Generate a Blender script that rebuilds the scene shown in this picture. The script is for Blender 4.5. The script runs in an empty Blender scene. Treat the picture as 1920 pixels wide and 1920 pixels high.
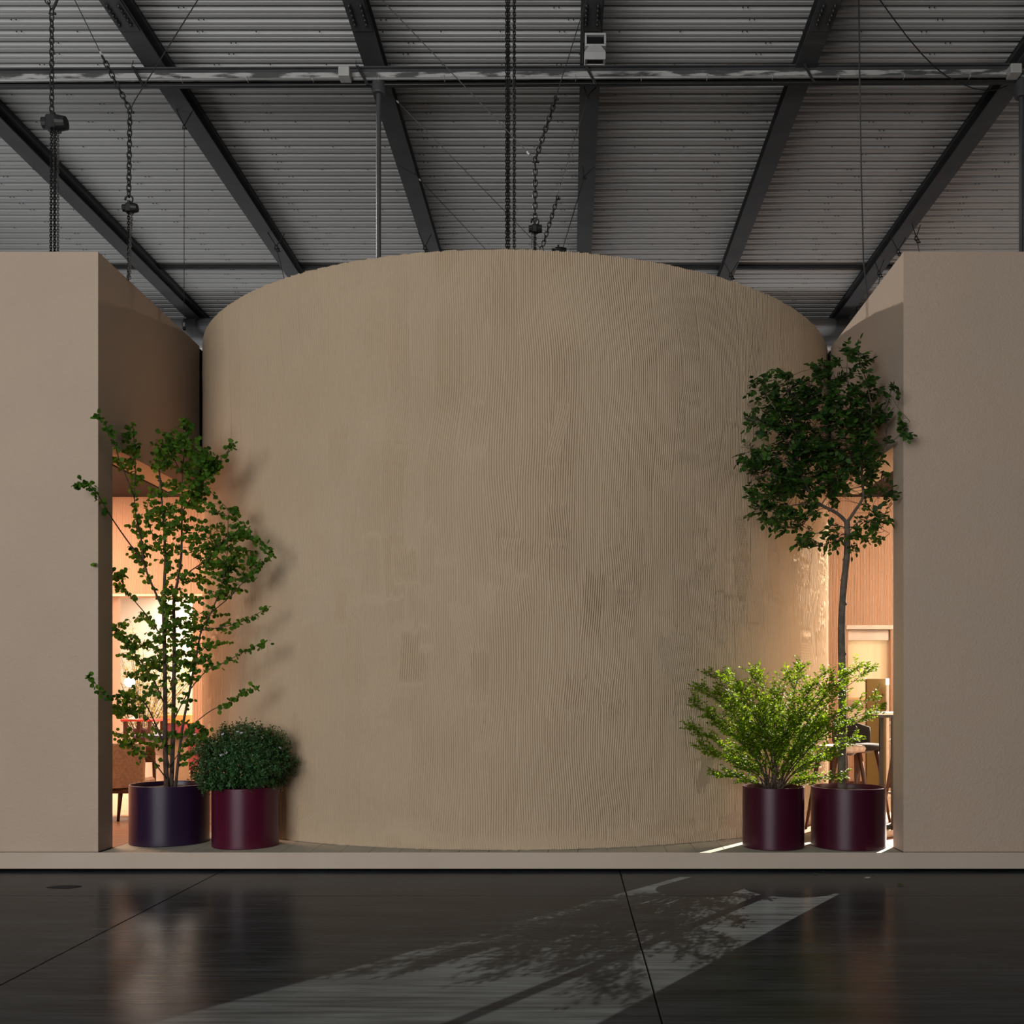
import bpy, math, random
import numpy as np
from mathutils import Vector, Matrix
random.seed(7); rng = np.random.default_rng(7)
SC = bpy.context.scene
COL = SC.collection
PI = math.pi
# ---------------------------------------------------------------- scale of the place
S = 0.00445            # metres per pixel of the photograph at the front plane (y = 0)
D0 = 1900 * S          # camera distance to the front plane
VX, VY, EYE = 1068.0, 1297.0, 1.5
def W(px, py, y):      # a point seen at (px, py) standing at depth y
    r = 1 + y / D0
    return Vector(((px - VX) * S * r, y, EYE + (VY - py) * S * r))
def WX(px, y): return (px - VX) * S * (1 + y / D0)
def WZ(py, y): return EYE + (VY - py) * S * (1 + y / D0)

# ---------------------------------------------------------------- camera
cd = bpy.data.cameras.new('camera'); cam = bpy.data.objects.new('camera', cd); COL.objects.link(cam)
cam.location = (0, -D0, EYE); cam.rotation_euler = (PI / 2, 0, 0)
cd.sensor_width = 36; cd.sensor_fit = 'HORIZONTAL'; cd.lens = 36 * 1900 / 1920
cd.shift_x = (960 - VX) / 1920; cd.shift_y = (VY - 960) / 1920
cd.clip_start = 0.1; cd.clip_end = 200
SC.camera = cam
# ---------------------------------------------------------------- world, exposure
w = bpy.data.worlds.new('world'); SC.world = w; w.use_nodes = True
w.node_tree.nodes['Background'].inputs[0].default_value = (0.80, 0.88, 1.0, 1)
w.node_tree.nodes['Background'].inputs[1].default_value = 0.03
SC.view_settings.view_transform = 'Standard'; SC.view_settings.look = 'None'
SC.view_settings.gamma = 1; SC.view_settings.use_curve_mapping = False
SC.view_settings.exposure = 0.0
# ---------------------------------------------------------------- lights
def area(name, loc, target, sx, sy, power, color):
    l = bpy.data.lights.new(name, 'AREA'); l.shape = 'RECTANGLE'; l.size = sx; l.size_y = sy
    l.energy = power; l.color = color
    o = bpy.data.objects.new(name, l); COL.objects.link(o); o.location = loc
    o.rotation_euler = (Vector(target) - Vector(loc)).to_track_quat('-Z', 'Y').to_euler()
    return o
def spot(name, loc, target, power, color, angle, radius=0.03, blend=0.2):
    l = bpy.data.lights.new(name, 'SPOT'); l.energy = power; l.color = color
    l.spot_size = math.radians(angle); l.spot_blend = blend; l.shadow_soft_size = radius
    o = bpy.data.objects.new(name, l); COL.objects.link(o); o.location = loc
    o.rotation_euler = (Vector(target) - Vector(loc)).to_track_quat('-Z', 'Y').to_euler()
    return o
area('hall_gate_light', (-5.8, -15, 3.5), (-0.8, 1.5, 2.6), 9, 5, 1120, (1.0, 0.97, 0.94))
area('hall_fill_right', (10, -15, 4.6), (3, 1.5, 3.0), 5, 5, 25, (1.0, 0.86, 0.72))  # unseen fill added for the right side, no gate there
area('ceiling_fill_front', (-4.5, -5, 5.5), (-4.5, -4.99, 8.4), 12, 2, 470, (0.99, 0.995, 1.0))  # added fill facing up to brighten the roof deck, not a hall lamp
area('ceiling_fill_left', (-7.6, 4.0, 5.4), (-7.6, 4.01, 8.4), 4.5, 14, 85, (0.99, 0.995, 1.0))  # added ceiling fill above the left box, out of view
area('ceiling_fill_right', (7.8, 4.0, 5.4), (7.8, 4.01, 8.4), 3, 14, 40, (1.0, 0.98, 0.95))  # weaker added ceiling fill above the right box, out of view
spot('hall_flood_left', (-6.0, 4.8, 7.9), (2.8, 1.0, 5.0), 1300, (1.0, 0.95, 0.90), 34, 0.06)
spot('hall_flood_right', (4.9, 4.8, 7.9), (-3.95, 1.0, 5.0), 150, (1.0, 0.86, 0.72), 34, 0.06)
spot('far_flood', (10.2, 11.9, 7.6), (1.2, -1.3, 0.0), 56000, (1.0, 0.88, 0.72), 17, 0.035, 0.12)
area('left_room_light', (-6.6, 3.2, 4.1), (-6.3, 3.6, 0), 2.4, 2.4, 400, (1.0, 0.62, 0.42))
area('right_room_light', (5.4, 3.3, 4.1), (4.6, 4.2, 0), 1.8, 2.0, 240, (1.0, 0.68, 0.46))
area('back_room_light', (-5.9, 7.9, 3.2), (-5.9, 7.9, 0), 2.4, 2.4, 240, (1.0, 0.83, 0.70))
area('duct_fill', (0, 8.7, 5.6), (0, 9.0, 8.0), 12, 0.5, 70, (1.0, 1.0, 1.0))  # unseen lamp added behind the drum to put a highlight on the duct
area('blind_backlight', (4.2, 5.98, 1.85), (4.2, 5.0, 1.85), 0.5, 1.1, 1.5, (1.0, 0.93, 0.78))  # small added lamp that brightens the blind cloth from behind

# ---------------------------------------------------------------- materials
def new_mat(name):
    m = bpy.data.materials.new(name); m.use_nodes = True
    nt = m.node_tree; b = nt.nodes['Principled BSDF']
    return m, nt, b
def mat(name, c1, rough=0.6, c2=None, scale=4.0, metal=0.0, bump=0.0, bscale=60.0, bdist=0.01,
        spec=0.5, detail=4.0, stretch=(1, 1, 1), coat=0.0, lo=0.35, hi=0.65):
    m, nt, b = new_mat(name)
    b.inputs['Roughness'].default_value = rough; b.inputs['Metallic'].default_value = metal
    b.inputs['Specular IOR Level'].default_value = spec
    b.inputs['Coat Weight'].default_value = coat; b.inputs['Coat Tint'].default_value = (0.72, 0.66, 1.0, 1); b.inputs['Coat Roughness'].default_value = 0.3
    tc = nt.nodes.new('ShaderNodeTexCoord')
    mp = nt.nodes.new('ShaderNodeMapping'); mp.inputs['Scale'].default_value = stretch
    nt.links.new(tc.outputs['Object'], mp.inputs['Vector'])
    if c2 is None: c2 = tuple(x * 0.86 for x in c1)
    n = nt.nodes.new('ShaderNodeTexNoise'); n.inputs['Scale'].default_value = scale; n.inputs['Detail'].default_value = detail
    nt.links.new(mp.outputs[0], n.inputs['Vector'])
    r = nt.nodes.new('ShaderNodeValToRGB')
    r.color_ramp.elements[0].position = lo; r.color_ramp.elements[1].position = hi
    r.color_ramp.elements[0].color = (*c1, 1); r.color_ramp.elements[1].color = (*c2, 1)
    nt.links.new(n.outputs['Fac'], r.inputs['Fac']); nt.links.new(r.outputs['Color'], b.inputs['Base Color'])
    if bump:
        n2 = nt.nodes.new('ShaderNodeTexNoise'); n2.inputs['Scale'].default_value = bscale; n2.inputs['Detail'].default_value = 3
        nt.links.new(tc.outputs['Object'], n2.inputs['Vector'])
        bp = nt.nodes.new('ShaderNodeBump'); bp.inputs['Strength'].default_value = bump; bp.inputs['Distance'].default_value = bdist
        nt.links.new(n2.outputs['Fac'], bp.inputs['Height']); nt.links.new(bp.outputs[0], b.inputs['Normal'])
    return m
def comb_mat(name, c1, c2, pitch):
    """plaster combed in vertical ribs, for the far inner walls"""
    m, nt, b = new_mat(name); b.inputs['Roughness'].default_value = 0.9; b.inputs['Specular IOR Level'].default_value = 0.2
    tc = nt.nodes.new('ShaderNodeTexCoord')
    n = nt.nodes.new('ShaderNodeTexNoise'); n.inputs['Scale'].default_value = 1.3
    nt.links.new(tc.outputs['Object'], n.inputs['Vector'])
    r = nt.nodes.new('ShaderNodeValToRGB'); r.color_ramp.elements[0].color = (*c1, 1); r.color_ramp.elements[1].color = (*c2, 1)
    nt.links.new(n.outputs['Fac'], r.inputs['Fac']); nt.links.new(r.outputs['Color'], b.inputs['Base Color'])
    sp = nt.nodes.new('ShaderNodeSeparateXYZ'); nt.links.new(tc.outputs['Object'], sp.inputs[0])
    ad = nt.nodes.new('ShaderNodeMath'); ad.operation = 'MULTIPLY_ADD'; ad.inputs[1].default_value = 0.03
    nt.links.new(n.outputs['Fac'], ad.inputs[0]); nt.links.new(sp.outputs['X'], ad.inputs[2])
    mu = nt.nodes.new('ShaderNodeMath'); mu.operation = 'MULTIPLY'; mu.inputs[1].default_value = 2 * PI / pitch
    nt.links.new(ad.outputs[0], mu.inputs[0])
    si = nt.nodes.new('ShaderNodeMath'); si.operation = 'SINE'; nt.links.new(mu.outputs[0], si.inputs[0])
    bp = nt.nodes.new('ShaderNodeBump'); bp.inputs['Strength'].default_value = 1.0; bp.inputs['Distance'].default_value = 0.0035
    nt.links.new(si.outputs[0], bp.inputs['Height']); nt.links.new(bp.outputs[0], b.inputs['Normal'])
    return m
def leaf_mat(name, dark, light, trans, rough=0.45, spec=0.4):
    m, nt, b = new_mat(name)
    g = nt.nodes.new('ShaderNodeNewGeometry'); oi = nt.nodes.new('ShaderNodeObjectInfo')
    ad = nt.nodes.new('ShaderNodeMath'); ad.operation = 'ADD'
    nt.links.new(g.outputs['Random Per Island'], ad.inputs[0]); nt.links.new(oi.outputs['Random'], ad.inputs[1])
    fr = nt.nodes.new('ShaderNodeMath'); fr.operation = 'FRACT'; nt.links.new(ad.outputs[0], fr.inputs[0])
    r = nt.nodes.new('ShaderNodeValToRGB')
    r.color_ramp.elements[0].color = (*dark, 1); r.color_ramp.elements[1].color = (*light, 1)
    nt.links.new(fr.outputs[0], r.inputs['Fac']); nt.links.new(r.outputs['Color'], b.inputs['Base Color'])
    b.inputs['Roughness'].default_value = rough; b.inputs['Specular IOR Level'].default_value = spec
    t = nt.nodes.new('ShaderNodeBsdfTranslucent'); mx = nt.nodes.new('ShaderNodeMixShader'); mx.inputs[0].default_value = trans
    hs = nt.nodes.new('ShaderNodeHueSaturation'); hs.inputs['Value'].default_value = 1.5; hs.inputs['Hue'].default_value = 0.485
    nt.links.new(r.outputs['Color'], hs.inputs['Color']); nt.links.new(hs.outputs[0], t.inputs['Color'])
    nt.links.new(b.outputs[0], mx.inputs[1]); nt.links.new(t.outputs[0], mx.inputs[2])
    nt.links.new(mx.outputs[0], nt.nodes['Material Output'].inputs['Surface'])
    return m
def glow_mat(name, c, s):
    m, nt, b = new_mat(name); b.inputs['Base Color'].default_value = (*c, 1)
    b.inputs['Emission Color'].default_value = (*c, 1); b.inputs['Emission Strength'].default_value = s
    return m
def concrete_mat():
    m, nt, b = new_mat('dark_polished_concrete')
    tc = nt.nodes.new('ShaderNodeTexCoord'); geo = nt.nodes.new('ShaderNodeNewGeometry')
    mp = nt.nodes.new('ShaderNodeMapping'); mp.inputs['Scale'].default_value = (0.7, 2.2, 1)
    nt.links.new(geo.outputs['Position'], mp.inputs['Vector'])
    n = nt.nodes.new('ShaderNodeTexNoise'); n.inputs['Scale'].default_value = 1.6; n.inputs['Detail'].default_value = 8; n.inputs['Roughness'].default_value = 0.62
    nt.links.new(mp.outputs[0], n.inputs['Vector'])
    r = nt.nodes.new('ShaderNodeValToRGB'); r.color_ramp.elements[0].position = 0.30; r.color_ramp.elements[1].position = 0.72
    r.color_ramp.elements[0].color = (0.024, 0.028, 0.031, 1); r.color_ramp.elements[1].color = (0.046, 0.055, 0.062, 1)
    nt.links.new(n.outputs['Fac'], r.inputs['Fac'])
    # long scrape streaks across the floor
    mp2 = nt.nodes.new('ShaderNodeMapping'); mp2.inputs['Scale'].default_value = (0.55, 9.0, 1); mp2.inputs['Rotation'].default_value = (0, 0, 0.05)
    nt.links.new(geo.outputs['Position'], mp2.inputs['Vector'])
    n2 = nt.nodes.new('ShaderNodeTexNoise'); n2.inputs['Scale'].default_value = 2.4; n2.inputs['Detail'].default_value = 6
    nt.links.new(mp2.outputs[0], n2.inputs['Vector'])
    r2 = nt.nodes.new('ShaderNodeValToRGB'); r2.color_ramp.elements[0].position = 0.30; r2.color_ramp.elements[1].position = 0.60
    r2.color_ramp.elements[0].color = (0.45, 0.45, 0.45, 1); r2.color_ramp.elements[1].color = (1, 1, 1, 1)
    nt.links.new(n2.outputs['Fac'], r2.inputs['Fac'])
    mx = nt.nodes.new('ShaderNodeMix'); mx.data_type = 'RGBA'; mx.blend_type = 'MULTIPLY'; mx.inputs['Factor'].default_value = 1
    nt.links.new(r.outputs['Color'], mx.inputs['A']); nt.links.new(r2.outputs['Color'], mx.inputs['B'])
    nt.links.new(mx.outputs['Result'], b.inputs['Base Color'])
    rr = nt.nodes.new('ShaderNodeMapRange'); rr.inputs['To Min'].default_value = 0.15; rr.inputs['To Max'].default_value = 0.30
    nt.links.new(n2.outputs['Fac'], rr.inputs['Value']); nt.links.new(rr.outputs[0], b.inputs['Roughness'])
    b.inputs['Specular Tint'].default_value = (0.70, 0.88, 1.0, 1); b.inputs['Specular IOR Level'].default_value = 0.022
    bp = nt.nodes.new('ShaderNodeBump'); bp.inputs['Strength'].default_value = 0.05; bp.inputs['Distance'].default_value = 0.003
    nt.links.new(n.outputs['Fac'], bp.inputs['Height']); nt.links.new(bp.outputs[0], b.inputs['Normal'])
    return m

M = {}
M['drum'] = mat('combed_plaster', (0.54, 0.425, 0.30), 0.9, (0.51, 0.40, 0.28), 1.1, bump=0.25, bscale=190, bdist=0.003, spec=0.15, lo=0.3, hi=0.7)
M['plaster'] = mat('rough_plaster', (0.53, 0.42, 0.33), 0.9, (0.49, 0.395, 0.315), 1.2, bump=0.75, bscale=52, bdist=0.007, spec=0.15, lo=0.35, hi=0.75)
M['plaster_smooth'] = mat('smooth_plaster', (0.52, 0.43, 0.34), 0.8, (0.48, 0.395, 0.315), 2.5, bump=0.1, bscale=40, spec=0.2)
M['edge'] = mat('painted_edge_board', (0.56, 0.47, 0.39), 0.6, (0.53, 0.44, 0.36), 2.0, spec=0.3)
M['comb_wall'] = comb_mat('fine_combed_plaster', (0.62, 0.43, 0.315), (0.57, 0.39, 0.28), 0.021)
M['cream'] = mat('cream_paint', (0.78, 0.70, 0.60), 0.7, (0.74, 0.66, 0.56), 2.0)
M['concrete'] = concrete_mat()
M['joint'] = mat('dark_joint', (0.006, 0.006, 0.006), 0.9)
M['deck'] = mat('galvanised_deck', (0.46, 0.46, 0.455), 0.6, (0.40, 0.40, 0.397), 0.5, metal=0.1, spec=0.3, stretch=(0.15, 2.0, 1), lo=0.3, hi=0.7)
M['roof'] = mat('roof_board', (0.03, 0.03, 0.03), 0.9)
M['steel'] = mat('dark_painted_steel', (0.060, 0.060, 0.062), 0.55, (0.046, 0.046, 0.048), 3.0, spec=0.4)
M['black_steel'] = mat('black_steel', (0.012, 0.012, 0.012), 0.5, (0.008, 0.008, 0.008), 5.0)
M['chain'] = mat('oiled_chain_steel', (0.010, 0.010, 0.010), 0.45, (0.02, 0.02, 0.02), 20.0, metal=0.3)
M['zinc'] = mat('zinc_chain', (0.30, 0.29, 0.28), 0.4, (0.18, 0.18, 0.18), 30.0, metal=0.8)
M['wire'] = mat('steel_wire', (0.05, 0.05, 0.05), 0.4, metal=0.4)
M['scuffed'] = mat('scuffed_white_paint', (0.40, 0.40, 0.39), 0.6, (0.07, 0.07, 0.07), 4.0, detail=10, stretch=(1.0, 1, 5), lo=0.44, hi=0.56)
M['conduit'] = mat('conduit_metal', (0.40, 0.40, 0.39), 0.5, metal=0.4)
M['boxgrey'] = mat('light_grey_plastic', (0.42, 0.42, 0.40), 0.6)
M['flood'] = mat('grey_lamp_housing', (0.38, 0.38, 0.38), 0.5)
M['glass_dark'] = mat('dark_lamp_glass', (0.006, 0.006, 0.006), 0.12)
M['duct'] = mat('spiral_duct_zinc', (0.70, 0.71, 0.72), 0.20, (0.6, 0.61, 0.62), 6.0, metal=1.0)
M['tile'] = mat('sand_tile', (0.40, 0.385, 0.31), 0.7, (0.32, 0.31, 0.255), 3.0, bump=0.1, bscale=50)
M['grout'] = mat('tile_grout', (0.10, 0.09, 0.07), 0.9)
M['wood_floor'] = mat('brown_oak_floor', (0.30, 0.16, 0.09), 0.5, (0.20, 0.10, 0.055), 3.0, stretch=(1, 12, 1))
M['cream_floor'] = mat('cream_floor', (0.66, 0.52, 0.37), 0.7)
M['wood'] = mat('dark_walnut', (0.085, 0.032, 0.017), 0.4, (0.05, 0.018, 0.01), 6.0, stretch=(6, 6, 1))
M['violet'] = mat('dark_violet_lacquer', (0.026, 0.010, 0.032), 0.36, (0.023, 0.009, 0.028), 3.0, spec=0.25, coat=0.6)
M['burgundy'] = mat('burgundy_lacquer', (0.100, 0.005, 0.021), 0.38, (0.088, 0.004, 0.018), 3.0, spec=0.25, coat=0.6)
M['burgundy_dark'] = mat('dark_burgundy_lacquer', (0.062, 0.004, 0.014), 0.38, (0.054, 0.004, 0.012), 3.0, spec=0.25, coat=0.6)
M['soil'] = mat('dark_soil', (0.020, 0.012, 0.008), 0.95, (0.035, 0.022, 0.014), 30.0, bump=0.8, bscale=60, bdist=0.02)
M['bark'] = mat('brown_bark', (0.10, 0.070, 0.050), 0.8, (0.05, 0.034, 0.025), 20.0, bump=0.5, bscale=90)
M['bark_grey'] = mat('grey_bark', (0.17, 0.14, 0.11), 0.8, (0.09, 0.075, 0.06), 14.0, bump=0.5, bscale=80)
M['twig'] = mat('reddish_twig', (0.075, 0.035, 0.022), 0.7)
M['leaf_birch'] = leaf_mat('birch_leaf', (0.018, 0.078, 0.006), (0.088, 0.205, 0.014), 0.35, 0.55, 0.2)
M['leaf_ash'] = leaf_mat('glossy_dark_leaf', (0.010, 0.042, 0.008), (0.058, 0.138, 0.018), 0.25, 0.5, 0.2)
M['leaf_shrub'] = leaf_mat('fresh_green_leaf', (0.050, 0.128, 0.004), (0.190, 0.300, 0.012), 0.42, 0.6, 0.12)
M['leaf_dome'] = leaf_mat('tiny_dark_leaf', (0.010, 0.050, 0.014), (0.060, 0.170, 0.045), 0.2, 0.4)
M['leaf_yellow'] = leaf_mat('yellow_leaf', (0.35, 0.30, 0.08), (0.55, 0.48, 0.20), 0.4)
M['flower'] = mat('white_petal', (0.62, 0.60, 0.72), 0.7)
M['boucle'] = mat('beige_boucle', (0.62, 0.52, 0.44), 0.95, (0.45, 0.36, 0.30), 40.0, bump=0.8, bscale=120, bdist=0.01)
M['seat_pale'] = mat('pale_rose_fabric', (0.66, 0.56, 0.48), 0.9, (0.50, 0.38, 0.31), 30.0, bump=0.4, bscale=150)
M['charcoal'] = mat('charcoal_fabric', (0.025, 0.022, 0.020), 0.9, bump=0.3, bscale=200)
M['rose'] = mat('rose_red_fabric', (0.28, 0.055, 0.065), 0.85, (0.20, 0.035, 0.045), 20.0)
M['plum'] = mat('plum_fabric', (0.10, 0.030, 0.040), 0.85)
M['brown_fabric'] = mat('brown_fabric', (0.10, 0.045, 0.028), 0.9)
M['white'] = mat('white_lacquer', (0.80, 0.76, 0.70), 0.5)
M['blue'] = mat('blue_rim', (0.05, 0.05, 0.28), 0.4)
M['red'] = mat('red_lacquer', (0.55, 0.035, 0.025), 0.4)
M['orange'] = mat('ochre_board', (0.62, 0.30, 0.08), 0.6)
M['olive'] = mat('olive_panel', (0.17, 0.115, 0.032), 0.7, (0.14, 0.095, 0.027), 3.0)
M['blind'] = leaf_mat('cream_blind_cloth', (0.72, 0.64, 0.44), (0.72, 0.64, 0.44), 0.5, 0.9, 0.1)
M['dark_ceiling'] = mat('dark_ceiling_panel', (0.020, 0.016, 0.022), 0.8)
M['glow_strip'] = glow_mat('strip_light', (1.0, 0.86, 0.70), 6.0)
M['glow_bulb'] = glow_mat('glowing_globe', (1.0, 0.85, 0.62), 22.0)
M['glow_tube'] = glow_mat('glowing_tube', (1.0, 0.93, 0.84), 2.2)

# ---------------------------------------------------------------- mesh builder
class MB:
    def __init__(s): s.v = []; s.f = []
    def add(s, vs, fs):
        o = len(s.v); s.v += [tuple(p) for p in vs]; s.f += [tuple(i + o for i in f) for f in fs]
    def box(s, x0, x1, y0, y1, z0, z1):
        s.add([(x, y, z) for x in (x0, x1) for y in (y0, y1) for z in (z0, z1)],
              [(0, 1, 3, 2), (4, 6, 7, 5), (0, 4, 5, 1), (2, 3, 7, 6), (0, 2, 6, 4), (1, 5, 7, 3)])
    def bbox(s, x0, x1, y0, y1, z0, z1, b=0.01):      # chamfered on the top and vertical edges
        p = []
        for z, i in ((z0, 0), (z1 - b, 0), (z1, b)):
            p += [(x0 + i + (0 if i else 0), y0 + b + i * 0, z), (x0 + b, y0 + i * 1.0, z), (x1 - b, y0 + i, z), (x1 - i, y0 + b, z),
                  (x1 - i, y1 - b, z), (x1 - b, y1 - i, z), (x0 + b, y1 - i, z), (x0 + i, y1 - b, z)]
        f = [tuple(range(7, -1, -1)), tuple(range(16, 24))]
        for k in (0, 8):
            for i in range(8): f.append((k + i, k + (i + 1) % 8, k + 8 + (i + 1) % 8, k + 8 + i))
        s.add(p, f)
    def tube(s, pts, r0, r1=None, n=6, cap=True):
        pts = [Vector(p) for p in pts]; r1 = r0 if r1 is None else r1
        L = len(pts); vs = []; ref = None
        for i, p in enumerate(pts):
            t = (pts[min(i + 1, L - 1)] - pts[max(i - 1, 0)]).normalized()
            if ref is None:
                ref = t.orthogonal().normalized()
            else:
                ref = (ref - t * ref.dot(t)); ref = ref.normalized() if ref.length > 1e-6 else t.orthogonal().normalized()
            b = t.cross(ref); r = r0 + (r1 - r0) * i / max(1, L - 1)
            for k in range(n):
                a = 2 * PI * k / n; vs.append(p + ref * (r * math.cos(a)) + b * (r * math.sin(a)))
        fs = [(i * n + k, i * n + (k + 1) % n, (i + 1) * n + (k + 1) % n, (i + 1) * n + k) for i in range(L - 1) for k in range(n)]
        if cap: fs += [tuple(range(n - 1, -1, -1)), tuple(range((L - 1) * n, L * n))]
        s.add(vs, fs)
    def ring(s, pts, r, n=5):                        # closed tube
        pts = [Vector(p) for p in pts]; L = len(pts); vs = []
        c = sum(pts, Vector()) / L; nrm = (pts[0] - c).cross(pts[L // 4] - c).normalized()
        for i, p in enumerate(pts):
            t = (pts[(i + 1) % L] - pts[i - 1]).normalized(); b = t.cross(nrm)
            for k in range(n):
                a = 2 * PI * k / n; vs.append(p + nrm * (r * math.cos(a)) + b * (r * math.sin(a)))
        s.add(vs, [(i * n + k, i * n + (k + 1) % n, ((i + 1) % L) * n + (k + 1) % n, ((i + 1) % L) * n + k) for i in range(L) for k in range(n)])
    def lathe(s, prof, c, n=32, cap0=False, cap1=False):
        cx, cy = c; vs = []
        for r, z in prof:
            for k in range(n):
                a = 2 * PI * k / n; vs.append((cx + r * math.cos(a), cy + r * math.sin(a), z))
        L = len(prof)
        fs = [(i * n + k, i * n + (k + 1) % n, (i + 1) * n + (k + 1) % n, (i + 1) * n + k) for i in range(L - 1) for k in range(n)]
        if cap0: fs.append(tuple(range(n - 1, -1, -1)))
        if cap1: fs.append(tuple(range((L - 1) * n, L * n)))
        s.add(vs, fs)
    def ball(s, c, rx, ry, rz, n=14, m=8, zmin=-1.0):
        vs = []; c = Vector(c)
        for j in range(m + 1):
            t = math.asin(max(zmin, -1)) + (PI / 2 - math.asin(max(zmin, -1))) * j / m
            for k in range(n):
                a = 2 * PI * k / n
                vs.append(c + Vector((rx * math.cos(t) * math.cos(a), ry * math.cos(t) * math.sin(a), rz * math.sin(t))))
        s.add(vs, [(j * n + k, j * n + (k + 1) % n, (j + 1) * n + (k + 1) % n, (j + 1) * n + k) for j in range(m) for k in range(n)])
    def extrude(s, poly, axis, a0, a1):              # poly of 2-D points, extruded along an axis
        def pt(p, a): return {'x': (a, p[0], p[1]), 'y': (p[0], a, p[1]), 'z': (p[0], p[1], a)}[axis]
        n = len(poly)
        s.add([pt(p, a0) for p in poly] + [pt(p, a1) for p in poly],
              [tuple(range(n - 1, -1, -1)), tuple(range(n, 2 * n))] + [(i, (i + 1) % n, n + (i + 1) % n, n + i) for i in range(n)])
    def mesh(s, name, m, smooth=False):
        me = bpy.data.meshes.new(name); me.from_pydata(s.v, [], s.f); me.materials.append(m); me.update()
        if smooth: me.polygons.foreach_set('use_smooth', [True] * len(me.polygons))
        return me
    def build(s, name, m, parent=None, smooth=False, loc=None):
        return link(name, s.mesh(name, m, smooth), parent)
def link(name, me, parent=None, mw=None):
    o = bpy.data.objects.new(name, me); COL.objects.link(o)
    if parent is not None:
        o.parent = parent; o.matrix_parent_inverse = Matrix.Translation(-Vector(parent.location))
    if mw is not None: o.matrix_basis = mw
    return o
def thing(name, label, cat, loc=(0, 0, 0), group=None, kind=None):
    o = bpy.data.objects.new(name, None); COL.objects.link(o); o.location = loc; o.empty_display_size = 0.2
    return tag(o, label, cat, group, kind)
def tag(o, label=None, cat=None, group=None, kind=None):
    if label: o['label'] = label
    if cat: o['category'] = cat
    if group: o['group'] = group
    if kind: o['kind'] = kind
    return o
def bevel(o, wd, seg=2):
    md = o.modifiers.new('bevel', 'BEVEL'); md.width = wd; md.segments = seg; md.limit_method = 'ANGLE'; md.angle_limit = 0.6
    return o
def np_mesh(name, V, F, m, smooth=False):
    """V (n,3), F (k,4) or (k,3) numpy arrays"""
    me = bpy.data.meshes.new(name); V = np.asarray(V, dtype=np.float32); F = np.asarray(F, dtype=np.int32)
    k = F.shape[1]
    me.vertices.add(len(V)); me.vertices.foreach_set('co', V.ravel())
    me.loops.add(F.size); me.loops.foreach_set('vertex_index', F.ravel())
    me.polygons.add(len(F)); me.polygons.foreach_set('loop_start', np.arange(0, F.size, k, dtype=np.int32))
    if smooth: me.polygons.foreach_set('use_smooth', np.ones(len(F), dtype=bool))
    me.materials.append(m); me.update(calc_edges=True); me.validate()
    return me

# ================================================================ THE HALL
PLAT = 0.156
# floor: slabs with open saw-cut joints over a dark bed
fb = MB(); fb.box(-19.6, 21.1, -16, 18, -0.20, -0.016)
floor = tag(fb.build('floor', M['joint']), kind='structure')
xs = [-19.55, -16.23, -12.9, -9.57, -6.24, -2.91, 0.42, 3.75, 7.08, 10.41, 13.74, 17.07, 21.0]
ys = [-15.9, -11.0, -6.0, -1.01, 4.0, 9.0, 14.0, 17.9]
for i in range(len(xs) - 1):
    for j in range(len(ys) - 1):
        g = 0.004; b = MB(); b.bbox(xs[i] + g, xs[i + 1] - g, ys[j] + g * 0.6, ys[j + 1] - g * 0.6, -0.016, 0.0, 0.003)
        b.build('slab', M['concrete'], floor)
# ceiling: roof board over ribbed deck sheets
HB = 8.0; HD = 8.27
cb = MB(); cb.box(-19.5, 21, -14, 18, 8.36, 8.5)
ceiling = tag(cb.build('ceiling', M['roof']), kind='structure')
PITCH = 0.183; NR = 5
prof = []
for k in range(NR):
    o = k * PITCH
    prof += [(o, 0.046), (o + 0.040, 0.046), (o + 0.058, 0.0), (o + 0.098, 0.0), (o + 0.104, 0.010), (o + 0.112, 0.010), (o + 0.118, 0.0), (o + 0.165, 0.0)]
prof.append((NR * PITCH + 0.012, 0.046)); prof.append((NR * PITCH + 0.012, 0.043))
db = MB(); n = len(prof)
for x in (-19.4, 21.0): db.v += [(x, a, z) for a, z in prof]
db.f += [(i, i + 1, n + i + 1, n + i) for i in range(n - 1)]
dme = db.mesh('deck_panel', M['deck'])
yy = -14.0; kk = 0
while yy < 17:
    link('deck_panel', dme, ceiling, Matrix.Translation((0, yy, HD + 0.0015 * (kk % 2))))
    yy += NR * PITCH; kk += 1
# dark screw heads of the deck, too small to pick apart
sb = MB()
for r in range(0, 90):
    y = -2.0 + r * PITCH + 0.085; off = random.uniform(0, 0.4)
    for k in range(30):
        x = -9.5 + k * 0.62 + off + random.uniform(-0.02, 0.02)
        if r % 3 == 0 or k % 3 == 0:
            for dx in ((0, 0.05) if k % 3 == 0 else (0,)):
                sb.box(x + dx, x + dx + 0.011, y, y + 0.011, HD - 0.006, HD + 0.001)
o = sb.build('screw_heads', M['black_steel'], ceiling); o['kind'] = 'stuff'
wb = MB(); wb.box(-19.5, 21, 17.4, 17.7, 0, 8.4)
for i in range(40): wb.box(-19.5 + i, -19.1 + i, 17.34, 17.4, 0, 8.4)
tag(wb.build('wall_back', M['steel']), kind='structure')

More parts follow.
